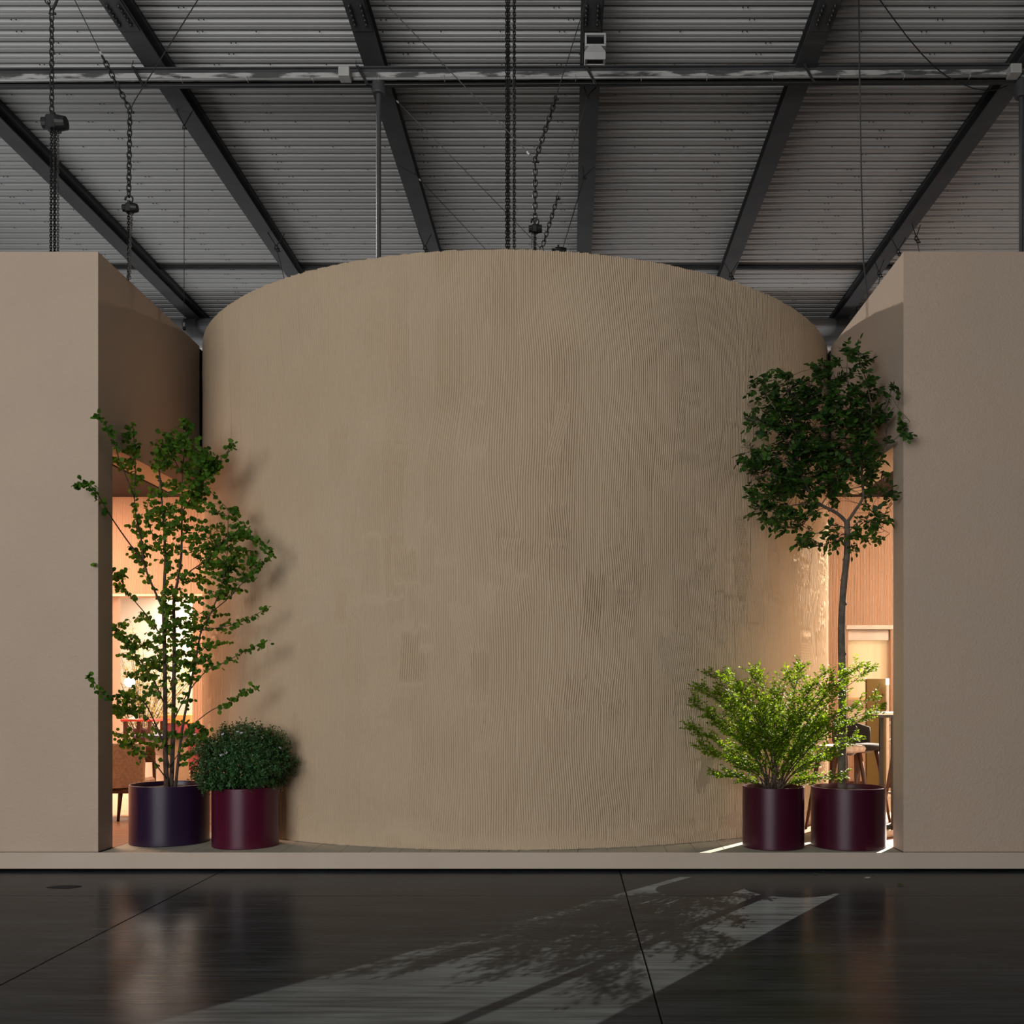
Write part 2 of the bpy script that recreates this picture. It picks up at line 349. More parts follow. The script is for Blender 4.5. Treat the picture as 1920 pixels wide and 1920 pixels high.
# roof beams along y
bxs = [-6.56, -4.317, -2.03, 0.215, 2.456, 4.74]
bl = ['leftmost visible roof beam, passing above the left beige box', 'bolted roof beam second from left, behind the white wire triangle',
      'bolted roof beam third from left, above the thin pole', 'bolted roof beam just right of the middle, behind the two grey floodlights',
      'bolted roof beam on the right, left of the long black cable', 'slanting roof beam at far right, above the right beige box']
bolt = MB(); bolt.lathe([(0.0001, -0.030), (0.012, -0.030), (0.019, -0.014), (0.019, 0.0)], (0, 0), 8)
bolt_me = bolt.mesh('bolt', M['black_steel'], True)
for i, x in enumerate(bxs):
    t = thing('roof_beam', bl[i], 'beam', (x, 0, HB), 'roof beams')
    b = MB(); b.box(x - 0.108, x + 0.108, -12, 17.3, HB, HB + 0.014); b.build('lower_flange', M['steel'], t)
    b = MB(); b.box(x - 0.012, x + 0.012, -12, 17.3, HB + 0.014, HB + 0.14); b.box(x - 0.055, x + 0.055, -12, 17.3, HB + 0.15, HD); b.build('web', M['black_steel'], t)
    b = MB(); b.box(x - 0.104, x + 0.104, -12, 17.3, HB + 0.14, HB + 0.15); b.build('upper_flange', M['steel'], t)
    b = MB(); b.box(x - 0.096, x + 0.096, 0.55, 1.50, HB - 0.012, HB); sp_ = b.build('splice_plate', M['steel'], t)
    for sx in (-0.055, 0.055):
        for q in range(5):
            link('bolt', bolt_me, sp_, Matrix.Translation((x + sx, 1.12 + 0.067 * q, HB - 0.011)))
# dark bar under the deck far back
b = MB(); b.box(-12, 14, 7.58, 7.64, HD - 0.06, HD - 0.012); b.box(-12, 14, 7.55, 7.58, HD - 0.055, HD - 0.047)
tag(b.build('tie_bar', M['black_steel']), 'thin black tie bar running across under the roof deck above the drum', 'bar')

# cross girder with conduit
GY = 2.1
def gz(py, x=0): return WZ(py, GY) + 0.0045 * x
t = thing('cross_girder', 'scuffed steel girder running across the whole ceiling under the beams', 'girder', (0, GY, HB - 0.1))
def strip(x0, x1, y0, y1, p0, p1):
    b = MB(); b.add([(x, y, gz(p, x)) for x in (x0, x1) for y in (y0, y1) for p in (p1, p0)],
        [(0, 1, 3, 2), (4, 6, 7, 5), (0, 4, 5, 1), (2, 3, 7, 6), (0, 2, 6, 4), (1, 5, 7, 3)]); return b
strip(-12, 13, GY + 0.03, GY + 0.12, 126, 150).build('web', M['black_steel'], t)
strip(-12, 13, GY - 0.03, GY + 0.10, 125.5, 128).build('upper_flange', M['steel'], t)
strip(-12, 13, GY + 0.00, GY + 0.03, 128, 137).build('dark_face', M['steel'], t)
strip(-12, 13, GY - 0.035, GY + 0.0, 137.5, 150).build('scuffed_face', M['scuffed'], t)
b = MB()
for x0, x1 in ((-12, WX(640, GY)), (WX(666, GY), WX(1884, GY)), (WX(1902, GY), 13)):
    b.tube([(x0, GY - 0.07, gz(153.5, x0)), (x1, GY - 0.07, gz(153.5, x1))], 0.012, n=8)
for k in range(34):
    x = -11.5 + k * 0.68; b.box(x, x + 0.007, GY - 0.085, GY - 0.03, gz(156, x), gz(149, x))
b.build('conduit', M['conduit'], t, True)
b = MB()
b.tube([(-12, GY - 0.02, gz(159.5, -12)), (13, GY - 0.02, gz(159.5, 13))], 0.009, n=6); b.build('cable', M['black_steel'], t)
for px, lab in ((651, 0), (1893, 1)):
    x = WX(px, GY); z = gz(150, x); b = MB(); b.bbox(x - 0.058, x + 0.058, GY - 0.17, GY - 0.04, z - 0.045, z + 0.055, 0.008)
    bevel(b.build('junction_box', M['boxgrey'], t), 0.006)
for px in (265, 682, 1106, 1513):     # slanting clamps
    x = WX(px, GY); b = MB()
    for q in (0, 0.016): b.tube([(x - 0.06 + q, GY - 0.09, gz(131, x)), (x + 0.05 + q, GY - 0.09, gz(167, x))], 0.007, n=5)
    b.tube([(x - 0.06, GY - 0.09, gz(131, x)), (x - 0.075, GY - 0.02, HB + 0.06)], 0.004, n=4)
    b.build('hanger', M['black_steel'], t)
# drop poles with flared caps
for px, py, lab in ((710, 160, 'thin black pole with round cap dropping from girder left of centre'), (1915, 172, 'thin black pole with round cap at the right edge of view')):
    x = WX(px, GY); z = gz(py, x)
    t = thing('drop_pole', lab, 'pole', (x, GY, PLAT if px < 1000 else 4.34), 'drop poles')
    zb_ = PLAT if px < 1000 else 4.34
    b = MB(); b.lathe([(0.022, zb_), (0.026, z - 0.10), (0.026, z)], (x, GY), 14, True); b.build('pole', M['steel'], t, True)
    b = MB(); b.lathe([(0.024, z - 0.085), (0.060, z - 0.085), (0.070, z - 0.07), (0.070, z + 0.0), (0.066, gz(150, x))], (x, GY), 20, True, True); b.build('cap', M['steel'], t)

# spiral duct far back
DY = 9.2; t = thing('ventilation_duct', 'silver spiral ventilation duct behind the drum under the roof', 'duct', (0, DY, 7.56))
b = MB(); seg = 640; R = 0.55; nn = 44
for i in range(seg + 1):
    x = -10 + 20 * i / seg; rr = R + (0.005 if i % 2 else 0.0)
    b.v += [(x, DY + rr * math.cos(2 * PI * k / nn), 7.42 + rr * math.sin(2 * PI * k / nn)) for k in range(nn)]
b.f += [(i * nn + k, i * nn + (k + 1) % nn, (i + 1) * nn + (k + 1) % nn, (i + 1) * nn + k) for i in range(seg) for k in range(nn)]
b.build('duct_pipe', M['duct'], t, True)
for x in (-8.5, -5.35, 0.5, 5.0):
    b = MB(); b.ring([(x, DY + 0.575 * math.cos(2 * PI * k / 24), 7.42 + 0.575 * math.sin(2 * PI * k / 24)) for k in range(24)], 0.012)
    b.tube([(x, DY, 7.99), (x, DY, HD)], 0.008); b.build('hanger_strap', M['steel'], t)

# two floodlights under the middle beam
def floodlight(px, py, hpx, tilt, lab, dp=.17, rec=.012):
    y = 1.2; c = W(px, py, y); r = 1 + y / D0; wd = 40 * S * r; h = hpx * S * r
    t = thing('floodlight', lab, 'lamp', c, 'floodlights under the beam')
    R3 = Matrix.Translation(c) @ Matrix.Rotation(tilt, 4, 'X')
    def put(name, b, m):
        b.v = [tuple(R3 @ Vector(p)) for p in b.v]; return bevel(b.build(name, m, t), 0.006)
    f = 0.020; b = MB()
    b.box(-wd / 2, wd / 2, -0.02, 0.05, h / 2 - f, h / 2); b.box(-wd / 2, wd / 2, -0.02, 0.05, -h / 2, -h / 2 + f)
    b.box(-wd / 2, -wd / 2 + f, -0.02, 0.05, -h / 2 + f, h / 2 - f); b.box(wd / 2 - f, wd / 2, -0.02, 0.05, -h / 2 + f, h / 2 - f)
    put('frame', b, M['flood'])
    b = MB(); b.box(-wd / 2 + f, wd / 2 - f, rec, 0.05, -h / 2 + f, h / 2 - f); put('lens', b, M['glass_dark'])
    b = MB(); b.add([(-wd / 2, .05, -h / 2), (wd / 2, .05, -h / 2), (wd / 2, .05, h / 2), (-wd / 2, .05, h / 2),
                     (-wd * .28, dp, -h * .25), (wd * .28, dp, -h * .25), (wd * .28, dp, h * .3), (-wd * .28, dp, h * .3)],
                    [(0, 1, 2, 3), (7, 6, 5, 4), (0, 4, 5, 1), (1, 5, 6, 2), (2, 6, 7, 3), (3, 7, 4, 0)])
    for k in range(5): b.box(-wd * .26 + k * wd * .13 - .004, -wd * .26 + k * wd * .13 + .004, .05, dp + .01, -h * .3, h * .34)
    put('housing', b, M['flood'])
    for q0, q1, rr in ((-wd / 2 - .01, -wd / 2 + .01, .009), (wd * .3, wd * .3, .007)):
        b = MB(); b.tube([(c.x + q0, c.y + .06, c.z), (c.x + q1 - .02, c.y + .10, HB)], rr); b.build('bracket', M['black_steel'], t)
floodlight(1116.5, 75.5, 24, 0.05, 'upper grey floodlight with square front, facing the viewer')
floodlight(1115.5, 113, 24, 1.66, 'lower grey floodlight tilted down, just above the girder', .115, -.014)

# ---------------------------------------------------------------- chains, wires and hoists
def stadium(L, wd):
    r = wd / 2; a = L / 2 - r; p = []
    for k in range(5): q = -PI / 2 + PI * k / 4 + PI / 2; p.append((r * math.cos(q), 0, a + r * math.sin(q)))
    for k in range(5): q = PI + PI * k / 4; p.append((r * math.cos(q), 0, -a + r * math.sin(q)))
    return p
lk = MB(); lk.ring(stadium(0.068, 0.036), 0.0062, 5); LINK = lk.mesh('link', M['chain'], True)
def chain(t, p0, p1, pitch=0.050, me=None):
    p0, p1 = Vector(p0), Vector(p1); d = p1 - p0; n = max(1, round(d.length / pitch)); q = d.to_track_quat('Z', 'Y').to_matrix().to_4x4()
    for i in range(n):
        link('link', me or LINK, t, Matrix.Translation(p0 + d * ((i + .5) / n)) @ q @ Matrix.Rotation(PI / 2 * (i % 2) + 0.12, 4, 'Z'))
def fine_chain(mb, p0, p1, pitch=0.024, wd=0.016, r=0.0032):
    p0, p1 = Vector(p0), Vector(p1); n = max(1, round((p1 - p0).length / pitch)); st = stadium(pitch * 1.45, wd)
    for i in range(n):
        c = p0 + (p1 - p0) * ((i + .5) / n); a = PI / 2 * (i % 2) + 0.3
        mb.ring([(c.x + x * math.cos(a), c.y + x * math.sin(a), c.z + z) for x, _, z in st], r, 4)
def wire(t, pts, r=0.0045, name='wire', m=None):
    b = MB(); b.tube(pts, r, n=5); return b.build(name, m or M['wire'], t)
def shackle(t, p, s=0.03):
    p = Vector(p); b = MB(); st = [(s * .55 * math.cos(a), 0, s * math.sin(a)) for a in [PI * 2 * k / 10 for k in range(10)]]
    b.ring([(p.x + x, p.y, p.z + z) for x, _, z in st], 0.007, 5)
    b.tube([(p.x - s * .8, p.y, p.z - s * .6), (p.x + s * .9, p.y, p.z - s * .6)], 0.008, n=6); b.ball((p.x + s, p.y, p.z - s * .6), .012, .012, .012, 8, 4)
    b.build('shackle', M['chain'], t, True)
def hook(t, p):
    p = Vector(p); b = MB()
    b.tube([p + Vector((0.034 * math.cos(a) , 0, 0.034 * math.sin(a))) for a in [PI * (-.45 + 1.5 * k / 10) for k in range(11)]], 0.006, 0.010, 6)
    b.tube([p + Vector((0, 0, -.03)), p + Vector((0, 0, -.06))], 0.009); b.build('hook', M['chain'], t, True)
def hoist_body(t, p, s=1.0, style=0):
    p = Vector(p); b = MB()
    b.bbox(p.x - .045 * s, p.x + .045 * s, p.y - .05 * s, p.y + .05 * s, p.z - .055 * s, p.z + .05 * s, 0.012)
    pts = [(.062 * s * math.cos(2 * PI * k / 16), .062 * s * math.sin(2 * PI * k / 16)) for k in range(16)]
    cx = p.x + .055 * s
    v0 = [(cx - .02 * s, p.y + a, p.z + c) for a, c in pts]; v1 = [(cx + .045 * s, p.y + a * .8, p.z + c * .8) for a, c in pts]
    b.add(v0 + v1, [tuple(range(15, -1, -1)), tuple(range(16, 32))] + [(k, (k + 1) % 16, 16 + (k + 1) % 16, 16 + k) for k in range(16)])
    cx = p.x - .06 * s
    b.tube([(cx - .02 * s, p.y, p.z), (cx + .03 * s, p.y, p.z)], .045 * s, n=12)
    b.box(p.x - .012, p.x + .012, p.y - .02, p.y + .02, p.z + .05 * s, p.z + .085 * s)
    b.build('gearbox', M['chain'], t)

# hoist A, far left
y = 0.6
t = thing('chain_hoist', 'large black chain hoist hanging at far left over the left box front', 'chain hoist', W(100, 230, y), 'chain hoists')
ap = W(97, 22, y); shackle(t, ap)
chain(t, ap + Vector((-.01, 0, .03)), (ap.x - .28, y, 8.26)); wire(t, [ap + Vector((.01, 0, .02)), (-4.435, y, 8.005)], 0.012, 'sling', M['chain'])
chain(t, W(97, 28, y), W(97, 220, y)); hoist_body(t, W(100, 231, y), 1.15)
b = MB()
for px in (96.5, 103.5): fine_chain(b, W(px, 238, y - .02), (WX(px, y), y - .02, 4.4), 0.024, 0.017, 0.0042)
b.build('load_chain', M['chain'], t)
b = MB()
for px, px2 in ((100, 101), (108.5, 105.5)): fine_chain(b, W(px, 240, y + .03), (WX(px2, y), y + .03, 4.5), 0.024, 0.016)
b.build('hand_chain', M['zinc'], t)
# hoist B
y = 0.62
t = thing('chain_hoist', 'chain hoist below a wire triangle, ending on the left box side wall', 'chain hoist', W(242, 390, y), 'chain hoists')
ap = W(243.5, 207, y); shackle(t, ap)
wire(t, [W(118, -45, y), W(188, 98, y)]); b = MB(); b.tube([W(188, 97, y), W(192, 105, y)], 0.011, n=6); b.build('clip', M['conduit'], t)
chain(t, W(192, 106, y), W(242, 203, y)); wire(t, [W(399, -45, y), W(253, 188, y), W(246, 202, y)], 0.0052)
chain(t, W(243.5, 213, y), W(241.5, 368, y)); hook(t, W(242, 374, y)); hoist_body(t, W(242.5, 390, y), 0.72)
b = MB(); fine_chain(b, W(241, 396, y), (WX(241, y), y, 5.19), 0.024, 0.017, 0.0042); b.build('load_chain', M['chain'], t)
b = MB(); fine_chain(b, W(246, 398, y), (WX(245, y), y - .02, 5.19)); fine_chain(b, W(247.5, 398, y), (WX(242.5, y), y - .03, 5.19)); b.build('hand_chain', M['zinc'], t)
# thin suspension wire on the left box
y = 1.88
t = thing('suspension_wire', 'single thin steel wire dropping from a beam sling to the left side wall', 'wire', W(345, 620, y))
y2 = 2.86
wire(t, [W(331, 206, y2), W(345, 236, y2)], 0.006, 'sling', M['chain']); wire(t, [W(361, 208, y2), W(345, 236, y2)], 0.006, 'sling', M['chain'])
wire(t, [W(331, 206, y2), W(361, 213, y2)], 0.003, 'sling', M['wire']); shackle(t, W(345, 239, y2), 0.022)
wire(t, [W(345.2, 243, y2), W(345, 612, y)], 0.0036); b = MB(); b.tube([W(345, 605, y), W(345, 612, y)], 0.009); b.build('turnbuckle', M['conduit'], t)
b = MB(); b.ball(W(345.5, 616, y), .018, .018, .022, 8, 5); b.build('eye_bolt', M['chain'], t, True)
# two long black chains in the middle
y = 1.0
for pxs, lab, m in (((950, 954), 'thick double black chain hanging in the middle above the drum', M['chain']), ((964.5,), 'single black chain hanging right of the double chain above the drum', M['chain'])):
    t = thing('hanging_chain', lab, 'chain', (WX(pxs[0], y), y, 4.6), 'long chains above the drum')
    b = MB()
    for px in pxs: fine_chain(b, (WX(px, y), y, 8.26), (WX(px, y), y, 4.6), 0.030, 0.020, 0.0050)
    o = b.build('links', M['chain'], t); o['kind'] = 'stuff'
    b = MB(); x = WX(962.5 if len(pxs) == 1 else 952, y)
    fine_chain(b, (x, y + .02, 8.26), (x, y + .02, 4.6), 0.026, 0.014, 0.0028); o = b.build('thin_links', M['zinc'] if len(pxs) == 1 else M['chain'], t); o['kind'] = 'stuff'
# hoist C
y = 0.7
t = thing('chain_hoist', 'small black chain hoist hanging under a wire triangle above the drum', 'chain hoist', W(1003, 428, y), 'chain hoists')
ap = W(1003, 300, y); shackle(t, ap)
wire(t, [W(678, -40, y), W(990, 286, y), W(1002, 297, y)]); b = MB(); b.tube([W(988, 284, y), W(993, 290, y)], 0.011, n=6); b.build('clip', M['conduit'], t)
wire(t, [W(1112, -40, y), W(1043, 180, y)]); shackle(t, W(1041.5, 184, y), 0.02); chain(t, W(1041, 188, y), W(1005, 296, y))
chain(t, W(1003.5, 307, y), W(1003, 412, y)); hook(t, W(1003, 416, y)); hoist_body(t, W(1002.5, 429, y), 0.66)
b = MB(); fine_chain(b, W(1003.5, 435, y), (WX(1003.5, y), y, 4.7), 0.024, 0.018, 0.0055); b.build('load_chain', M['chain'], t)
b = MB()
for px in (997, 1000): fine_chain(b, W(px, 435, y), (WX(px, y), y, 4.7), 0.022, 0.010, 0.0022)
b.build('hand_chain', M['zinc'], t)
# bridle D right of it
y = 2.4
t = thing('chain_bridle', 'slanting chain and wire bridle right of the small hoist above the drum', 'chain', W(1015, 468, y))
wire(t, [W(1101, 183, y), W(1046, 366, y)]); shackle(t, W(1045, 371, y), 0.022); chain(t, W(1044, 375, y), W(1018, 460, y)); shackle(t, W(1015, 468, y), 0.035)
wire(t, [W(722, 172, y), W(746, 191, y), W(1004, 455, y), W(1012, 464, y)], 0.0036); b = MB(); b.tube([W(744, 189, y), W(748, 193, y)], 0.009); b.build('clip', M['conduit'], t)
wire(t, [W(1094, 158, y), W(1101, 181, y)], 0.006, 'sling', M['chain']); wire(t, [W(1126, 154, y), W(1101, 181, y)], 0.006, 'sling', M['chain']); shackle(t, W(1101, 182, y), 0.02)
chain(t, W(1015, 474, y), (WX(1015, y), y, 4.7))
y = 4.0
t = thing('chain_bridle', 'thin wire bridle beside the middle beam running down to the drum', 'chain', W(1055, 466, y))
wire(t, [W(1093, 312, y), W(1095, 332, y)], 0.006, 'sling', M['chain']); wire(t, [W(1114, 313, y), W(1095, 332, y)], 0.006, 'sling', M['chain']); shackle(t, W(1095, 333, y), 0.022)
wire(t, [W(1094, 336, y), W(1054, 470, y), W(980, 715, y), W(978, 722, 3.0), (W(978, 722, y).x - .1, .62, 5.16)], 0.006); hoist_body(t, W(1047, 473, y), 1.0)
wire(t, [W(746, 309, y), W(779, 328, y), W(913, 470, y), W(1095, 663, y)], 0.0042); wire(t, [W(777, 300, y), W(779, 328, y)], 0.006, 'sling', M['chain']); b = MB(); b.tube([W(786, 336, y), W(789, 339, y)], 0.01); b.build('clip', M['conduit'], t)
# slings on beams just above drum and right box
def sling(px, py, wpx, y, lab, down):
    t = thing('beam_sling', lab, 'sling', W(px, py, y), 'slings around the roof beams')
    wire(t, [W(px - wpx, py - 26, y), W(px, py, y)], 0.007, 'sling_leg', M['chain']); wire(t, [W(px + wpx, py - 24, y), W(px, py, y)], 0.007, 'sling_leg', M['wire'])
    shackle(t, W(px, py + 2, y), 0.035); shackle(t, W(px + 3, py + 7, y), 0.028)
    wire(t, [W(px + 2, py + 8, y), W(*down, y)], 0.005)
sling(518, 462, 16, 5.9, 'dark sling around the second beam from left, above the drum edge', (536, 535))
sling(797, 463, 12, 5.9, 'dark sling around the third beam, above the drum top', (782, 490))
sling(1370, 514, 14, 6.8, 'dark sling at the foot of the beam above the drum right shoulder', (1378, 545))
sling(1648, 510, 10, 6.8, 'dark sling low on the rightmost beam, nearer the drum', (1645, 545))
sling(1684, 470, 14, 6.0, 'dark sling on the rightmost beam at the right box corner', (1686, 490))
sling(1718, 445, 8, 5.6, 'dark sling right of the rightmost beam above the right box', (1727, 490))
# cables on the right
y = 1.5
t = thing('hanging_cable', 'long straight black cable hanging on the right down to the right box', 'cable', W(1621, 560, y))
wire(t, [W(1610, -30, .9), W(1612, 150, 1.0), W(1615, 330, 1.2), W(1619, 490, 1.4), (2.95, 1.5, 5.175)], 0.0075, 'cable', M['black_steel'])
y = 1.9
t = thing('drooping_cable', 'thin black cable drooping in a curve to the rightmost beam', 'cable', W(1820, 170, y))
wire(t, [W(1625, -38, .9), W(1652, 3, 1.1), W(1676, 36, 1.2), W(1700, 68, 1.3), W(1728, 101, 1.45), W(1755, 128, 1.6), W(1775, 143, 1.7), W(1795, 154, 1.8), W(1825, 166, 2.0), W(1850, 170, 2.15), W(1870, 168, 2.25), W(1888, 161, 2.38)], 0.006, 'cable', M['black_steel'])

# ================================================================ THE PAVILION
# ---- platform
t = plat = thing('platform', 'low beige platform under the boxes and drum, standing on the dark floor', 'platform', (0, 0, 0))
b = MB(); b.box(-10.5, 9.5, 0.02, 9.6, 0.03, PLAT - 0.012); b.build('base', M['grout'], t)
b = MB(); b.box(-10.5, 9.5, 0.0, 0.022, 0.022, PLAT + 0.001); bevel(b.build('edge_board', M['edge'], t), 0.003)
tile_me = {}
for j, (y0, y1) in enumerate(((0.025, 0.60), (0.605, 1.18))):
    x = -3.93; k = 0
    while x < 2.78:
        b = MB(); b.bbox(x + .0015, min(x + .25, 2.79) - .0015, y0, y1, PLAT - .014, PLAT, .002); b.build('tile', M['tile'], t); x += .25
for side, xa, xb in (('l', -9.2, -3.935), ('r', 2.795, 8.2)):
    yk = 0.31
    while yk < 2.3:
        b = MB(); b.bbox(xa, xb, yk + .001, yk + .139, PLAT - .014, PLAT, .002); b.build('plank', M['wood_floor'], t); yk += .14
    b = MB(); b.box(xa, xb + (0.8 if side == 'l' else 0), 2.27, 9.5, PLAT - .014, PLAT - .001)
    if side == 'r': b = MB(); b.box(2.0, xb, 2.27, 9.5, PLAT - .014, PLAT - .001)
    b.build('cream_floor', M['cream_floor'], t)
b = MB(); b.box(-3.93, 2.79, 1.185, 2.26, PLAT - .014, PLAT - .001); b.build('inner_floor', M['wood_floor'], t)

# ---- the drum, combed by hand in strokes
DC = (-0.596, 3.707); DR = 3.58; DTOP = 5.245
def vnoise(nu, nv, cu, cv):
    g = rng.random((cu + 2, cv + 2)); u = np.linspace(0, cu, nu); v = np.linspace(0, cv, nv)
    iu = np.minimum(u.astype(int), cu); iv = np.minimum(v.astype(int), cv); fu = (u - iu)[:, None]; fv = (v - iv)[None, :]
    fu = fu * fu * (3 - 2 * fu); fv = fv * fv * (3 - 2 * fv)
    return (g[iu][:, iv] * (1 - fu) + g[iu + 1][:, iv] * fu) * (1 - fv) + (g[iu][:, iv + 1] * (1 - fu) + g[iu + 1][:, iv + 1] * fu) * fv
def build_drum():
    rib = 0.0205; half = math.radians(98); L = 2 * half * DR
    nu = int(L / (rib / 5.6)); nv = 190
    u = np.linspace(0, L, nu); z = np.linspace(PLAT, DTOP, nv)
    H = np.zeros((nu, nv)); U = u[:, None] + 0 * z[None, :]; Z = z[None, :] + 0 * u[:, None]
    A = 0.0050
    longN = vnoise(nu, nv, 420, 16); lowN = vnoise(nu, nv, 26, 12); fineN = vnoise(nu, nv, 600, 90)
    Gt = (vnoise(nu, nv, 9, 5) - 0.5) * 0.10                      # slow common lean
    def stroke(u0, wd, z0, z1, off, amp, ridge=0.0016):
        i0 = max(0, int((u0 - 0.12) / L * nu)); i1 = min(nu, int((u0 + wd + 0.12) / L * nu) + 1)
        j0 = max(0, int((z0 - PLAT - 0.03) / (DTOP - PLAT) * nv)); j1 = min(nv, int((z1 - PLAT + 0.03) / (DTOP - PLAT) * nv) + 1)
        if i1 <= i0 or j1 <= j0: return
        uu = U[i0:i1, j0:j1]; zz = Z[i0:i1, j0:j1]
        q = uu - u0 - off(zz) - Gt[i0:i1, j0:j1]
        ze = (fineN[i0:i1, j0:j1] - 0.5) * 0.05
        ins = (q >= 0) & (q <= wd) & (zz >= z0 + ze) & (zz <= z1 + ze)
        c = np.cos(2 * PI * q / rib); c = 1 - 2 * ((1 - c) / 2) ** 2.0
        h = amp * c * (0.55 + 0.65 * lowN[i0:i1, j0:j1])
        e = np.minimum(q, wd - q)
        h = h - ridge * np.exp(-(e / 0.005) ** 2) * (longN[i0:i1, j0:j1] > 0.60) * 4.0 + ridge * np.exp(-((e - 0.006) / 0.005) ** 2) * fineN[i0:i1, j0:j1]
        ez = np.minimum(zz - z0, z1 - zz); h = h + 0.0048 * np.exp(-(ez / 0.03) ** 2) * fineN[i0:i1, j0:j1]
        H[i0:i1, j0:j1] = np.where(ins, h, H[i0:i1, j0:j1])
    def wob(a1, l1, p1, a2, l2, p2): return lambda zz: a1 * np.sin(2 * PI * zz / l1 + p1) + a2 * np.sin(2 * PI * zz / l2 + p2)
    x = -0.3
    while x < L:
        wd = random.choice((0.205, 0.226, 0.246)); seam = 2.50 + random.gauss(0, 0.12)
        z0 = PLAT + random.uniform(0.10, 0.26)
        f = lambda: wob(random.gauss(0, .016), random.uniform(2.2, 4), random.uniform(0, 6), random.gauss(0, .006), random.uniform(.7, 1.4), random.uniform(0, 6))
        stroke(x, wd + 0.03, PLAT - .05, z0 + .1, wob(random.gauss(0, .02), .9, random.uniform(0, 6), .01, .3, random.uniform(0, 6)), A * random.uniform(.6, 1.1))
        stroke(x, wd + 0.03, z0, seam + .05, f(), A * random.uniform(.75, 1.2))
        s3 = DTOP + .1
        stroke(x, wd + 0.03, seam, s3, f(), A * random.uniform(.75, 1.2))
        x += wd
    for k in range(150):                                         # short reworked patches
        zc = random.choice((random.gauss(2.45, .25), random.gauss(2.45, .35), random.uniform(.5, 4.6), random.gauss(1.7, .5)))
        hgt = random.uniform(.12, .62); u0 = random.uniform(0.6, L - 0.6); wd = rib * random.randint(6, 12); tl = random.gauss(0, .10); zz0 = zc - hgt / 2
        hk = random.gauss(0, .05) if random.random() < .6 else 0
        stroke(u0, wd, zc - hgt / 2, zc + hgt / 2, lambda zz, tl=tl, zz0=zz0, hk=hk: tl * (zz - zz0) + hk * np.exp(-((zz - zz0) / .05) ** 2), A * random.uniform(.8, 1.7), 0.0022)
    H += 0.0012 * (fineN - .5) + 0.004 * (vnoise(nu, nv, 40, 18) - .5)
    # ragged gouges
    g = vnoise(nu, nv, 900, 30); gm = (g > 0.93) * (vnoise(nu, nv, 60, 10) > .55); H -= 0.003 * gm
    rag = 0.012 * (vnoise(nu, 2, 420, 1)[:, 0] - .4)
    ang = -PI / 2 - half + u / DR
    Rr = DR + H
    zt = z[None, :].repeat(nu, 0).copy(); zt[:, -1] += rag; zt[:, -2] += rag * .5
    zt[:, 0] += 0.010 * vnoise(nu, 2, 260, 1)[:, 0]
    V = np.stack([DC[0] + Rr * np.cos(ang)[:, None], DC[1] + Rr * np.sin(ang)[:, None], zt], -1).reshape(-1, 3)
    I = np.arange(nu * nv).reshape(nu, nv)
    F = np.stack([I[:-1, :-1], I[1:, :-1], I[1:, 1:], I[:-1, 1:]], -1).reshape(-1, 4)
    return np_mesh('plaster_skin', V, F, M['drum'], True), half
t = drum = thing('plaster_drum', 'huge beige drum combed with fine vertical plaster ribs between the two boxes', 'drum', (DC[0], DC[1], PLAT))
me, half = build_drum(); link('plaster_skin', me, t)
b = MB(); n = 140
ring = [(-PI / 2 - half + 2 * half * k / 100) for k in range(101)]
for rr in (DR - 0.012, DR - 0.09):
    for zz in (PLAT, DTOP - .004): b.v += [(DC[0] + rr * math.cos(a), DC[1] + rr * math.sin(a), zz) for a in [2 * PI * k / n for k in range(n)]]
for k in range(n):
    k2 = (k + 1) % n
    b.f += [(k, k2, n + k2, n + k), (2 * n + k2, 2 * n + k, 3 * n + k, 3 * n + k2), (n + k, n + k2, 3 * n + k2, 3 * n + k), (k2, k, 2 * n + k, 2 * n + k2)]
b.build('core_wall', M['plaster_smooth'], t)

# ---- left and right boxes
XL = WX(184, 0.05); XR = WX(1694, 0.05)
ZT = WZ(472, 0.05); ZH = 3.62; YJ = 0.318; YB = 5.75
def box_wall(name, t, m, *dims):
    b = MB(); b.box(*dims); return b.build(name, m, t)
# left
t = thing('exhibition_box', 'left beige plastered box with a tall opening behind the birch', 'pavilion', (XL - 3, 0.05, PLAT), 'beige boxes')
LBX = t
box_wall('front_wall', t, M['plaster'], -10.4, XL, 0.05, YJ, PLAT, ZT)
box_wall('side_header', t, M['plaster'], XL - 0.30, XL, YJ, 2.38, ZH, ZT)
box_wall('ceiling_panel', t, M['dark_ceiling'], -10.3, XL - 0.31, YJ + .005, 9.4, 4.23, 4.33)
box_wall('outer_wall', t, M['comb_wall'], -9.3, -9.2, YJ, 9.4, PLAT, ZT)
dx0, dx1, dz = WX(226, YB + .28), WX(361, YB), WZ(1118, YB)
b = MB(); b.box(-9.2, dx0, YB, YB + .28, PLAT, 4.23); b.box(dx1, -3.56, YB, YB + .28, PLAT, 4.23); b.box(dx0, dx1, YB, YB + .28, dz, 4.23); b.build('back_wall', M['comb_wall'], t)
b = MB(); b.box(dx0 - 1.2, dx1 + .3, YB - .012, YB, dz, dz + 0.03); b.build('door_trim', M['cream'], t)
b = MB(); b.box(XL - 0.335, XL - 0.302, YJ + .05, 2.36, ZH - 0.012, ZH + 0.012); b.build('light_strip_rail', M['dark_ceiling'], t)
b = MB(); b.box(XL - 0.36, XL - 0.336, YJ + .0, 0.60, ZH - .03, ZH - .005); b.build('light_strip', M['glow_strip'], t)
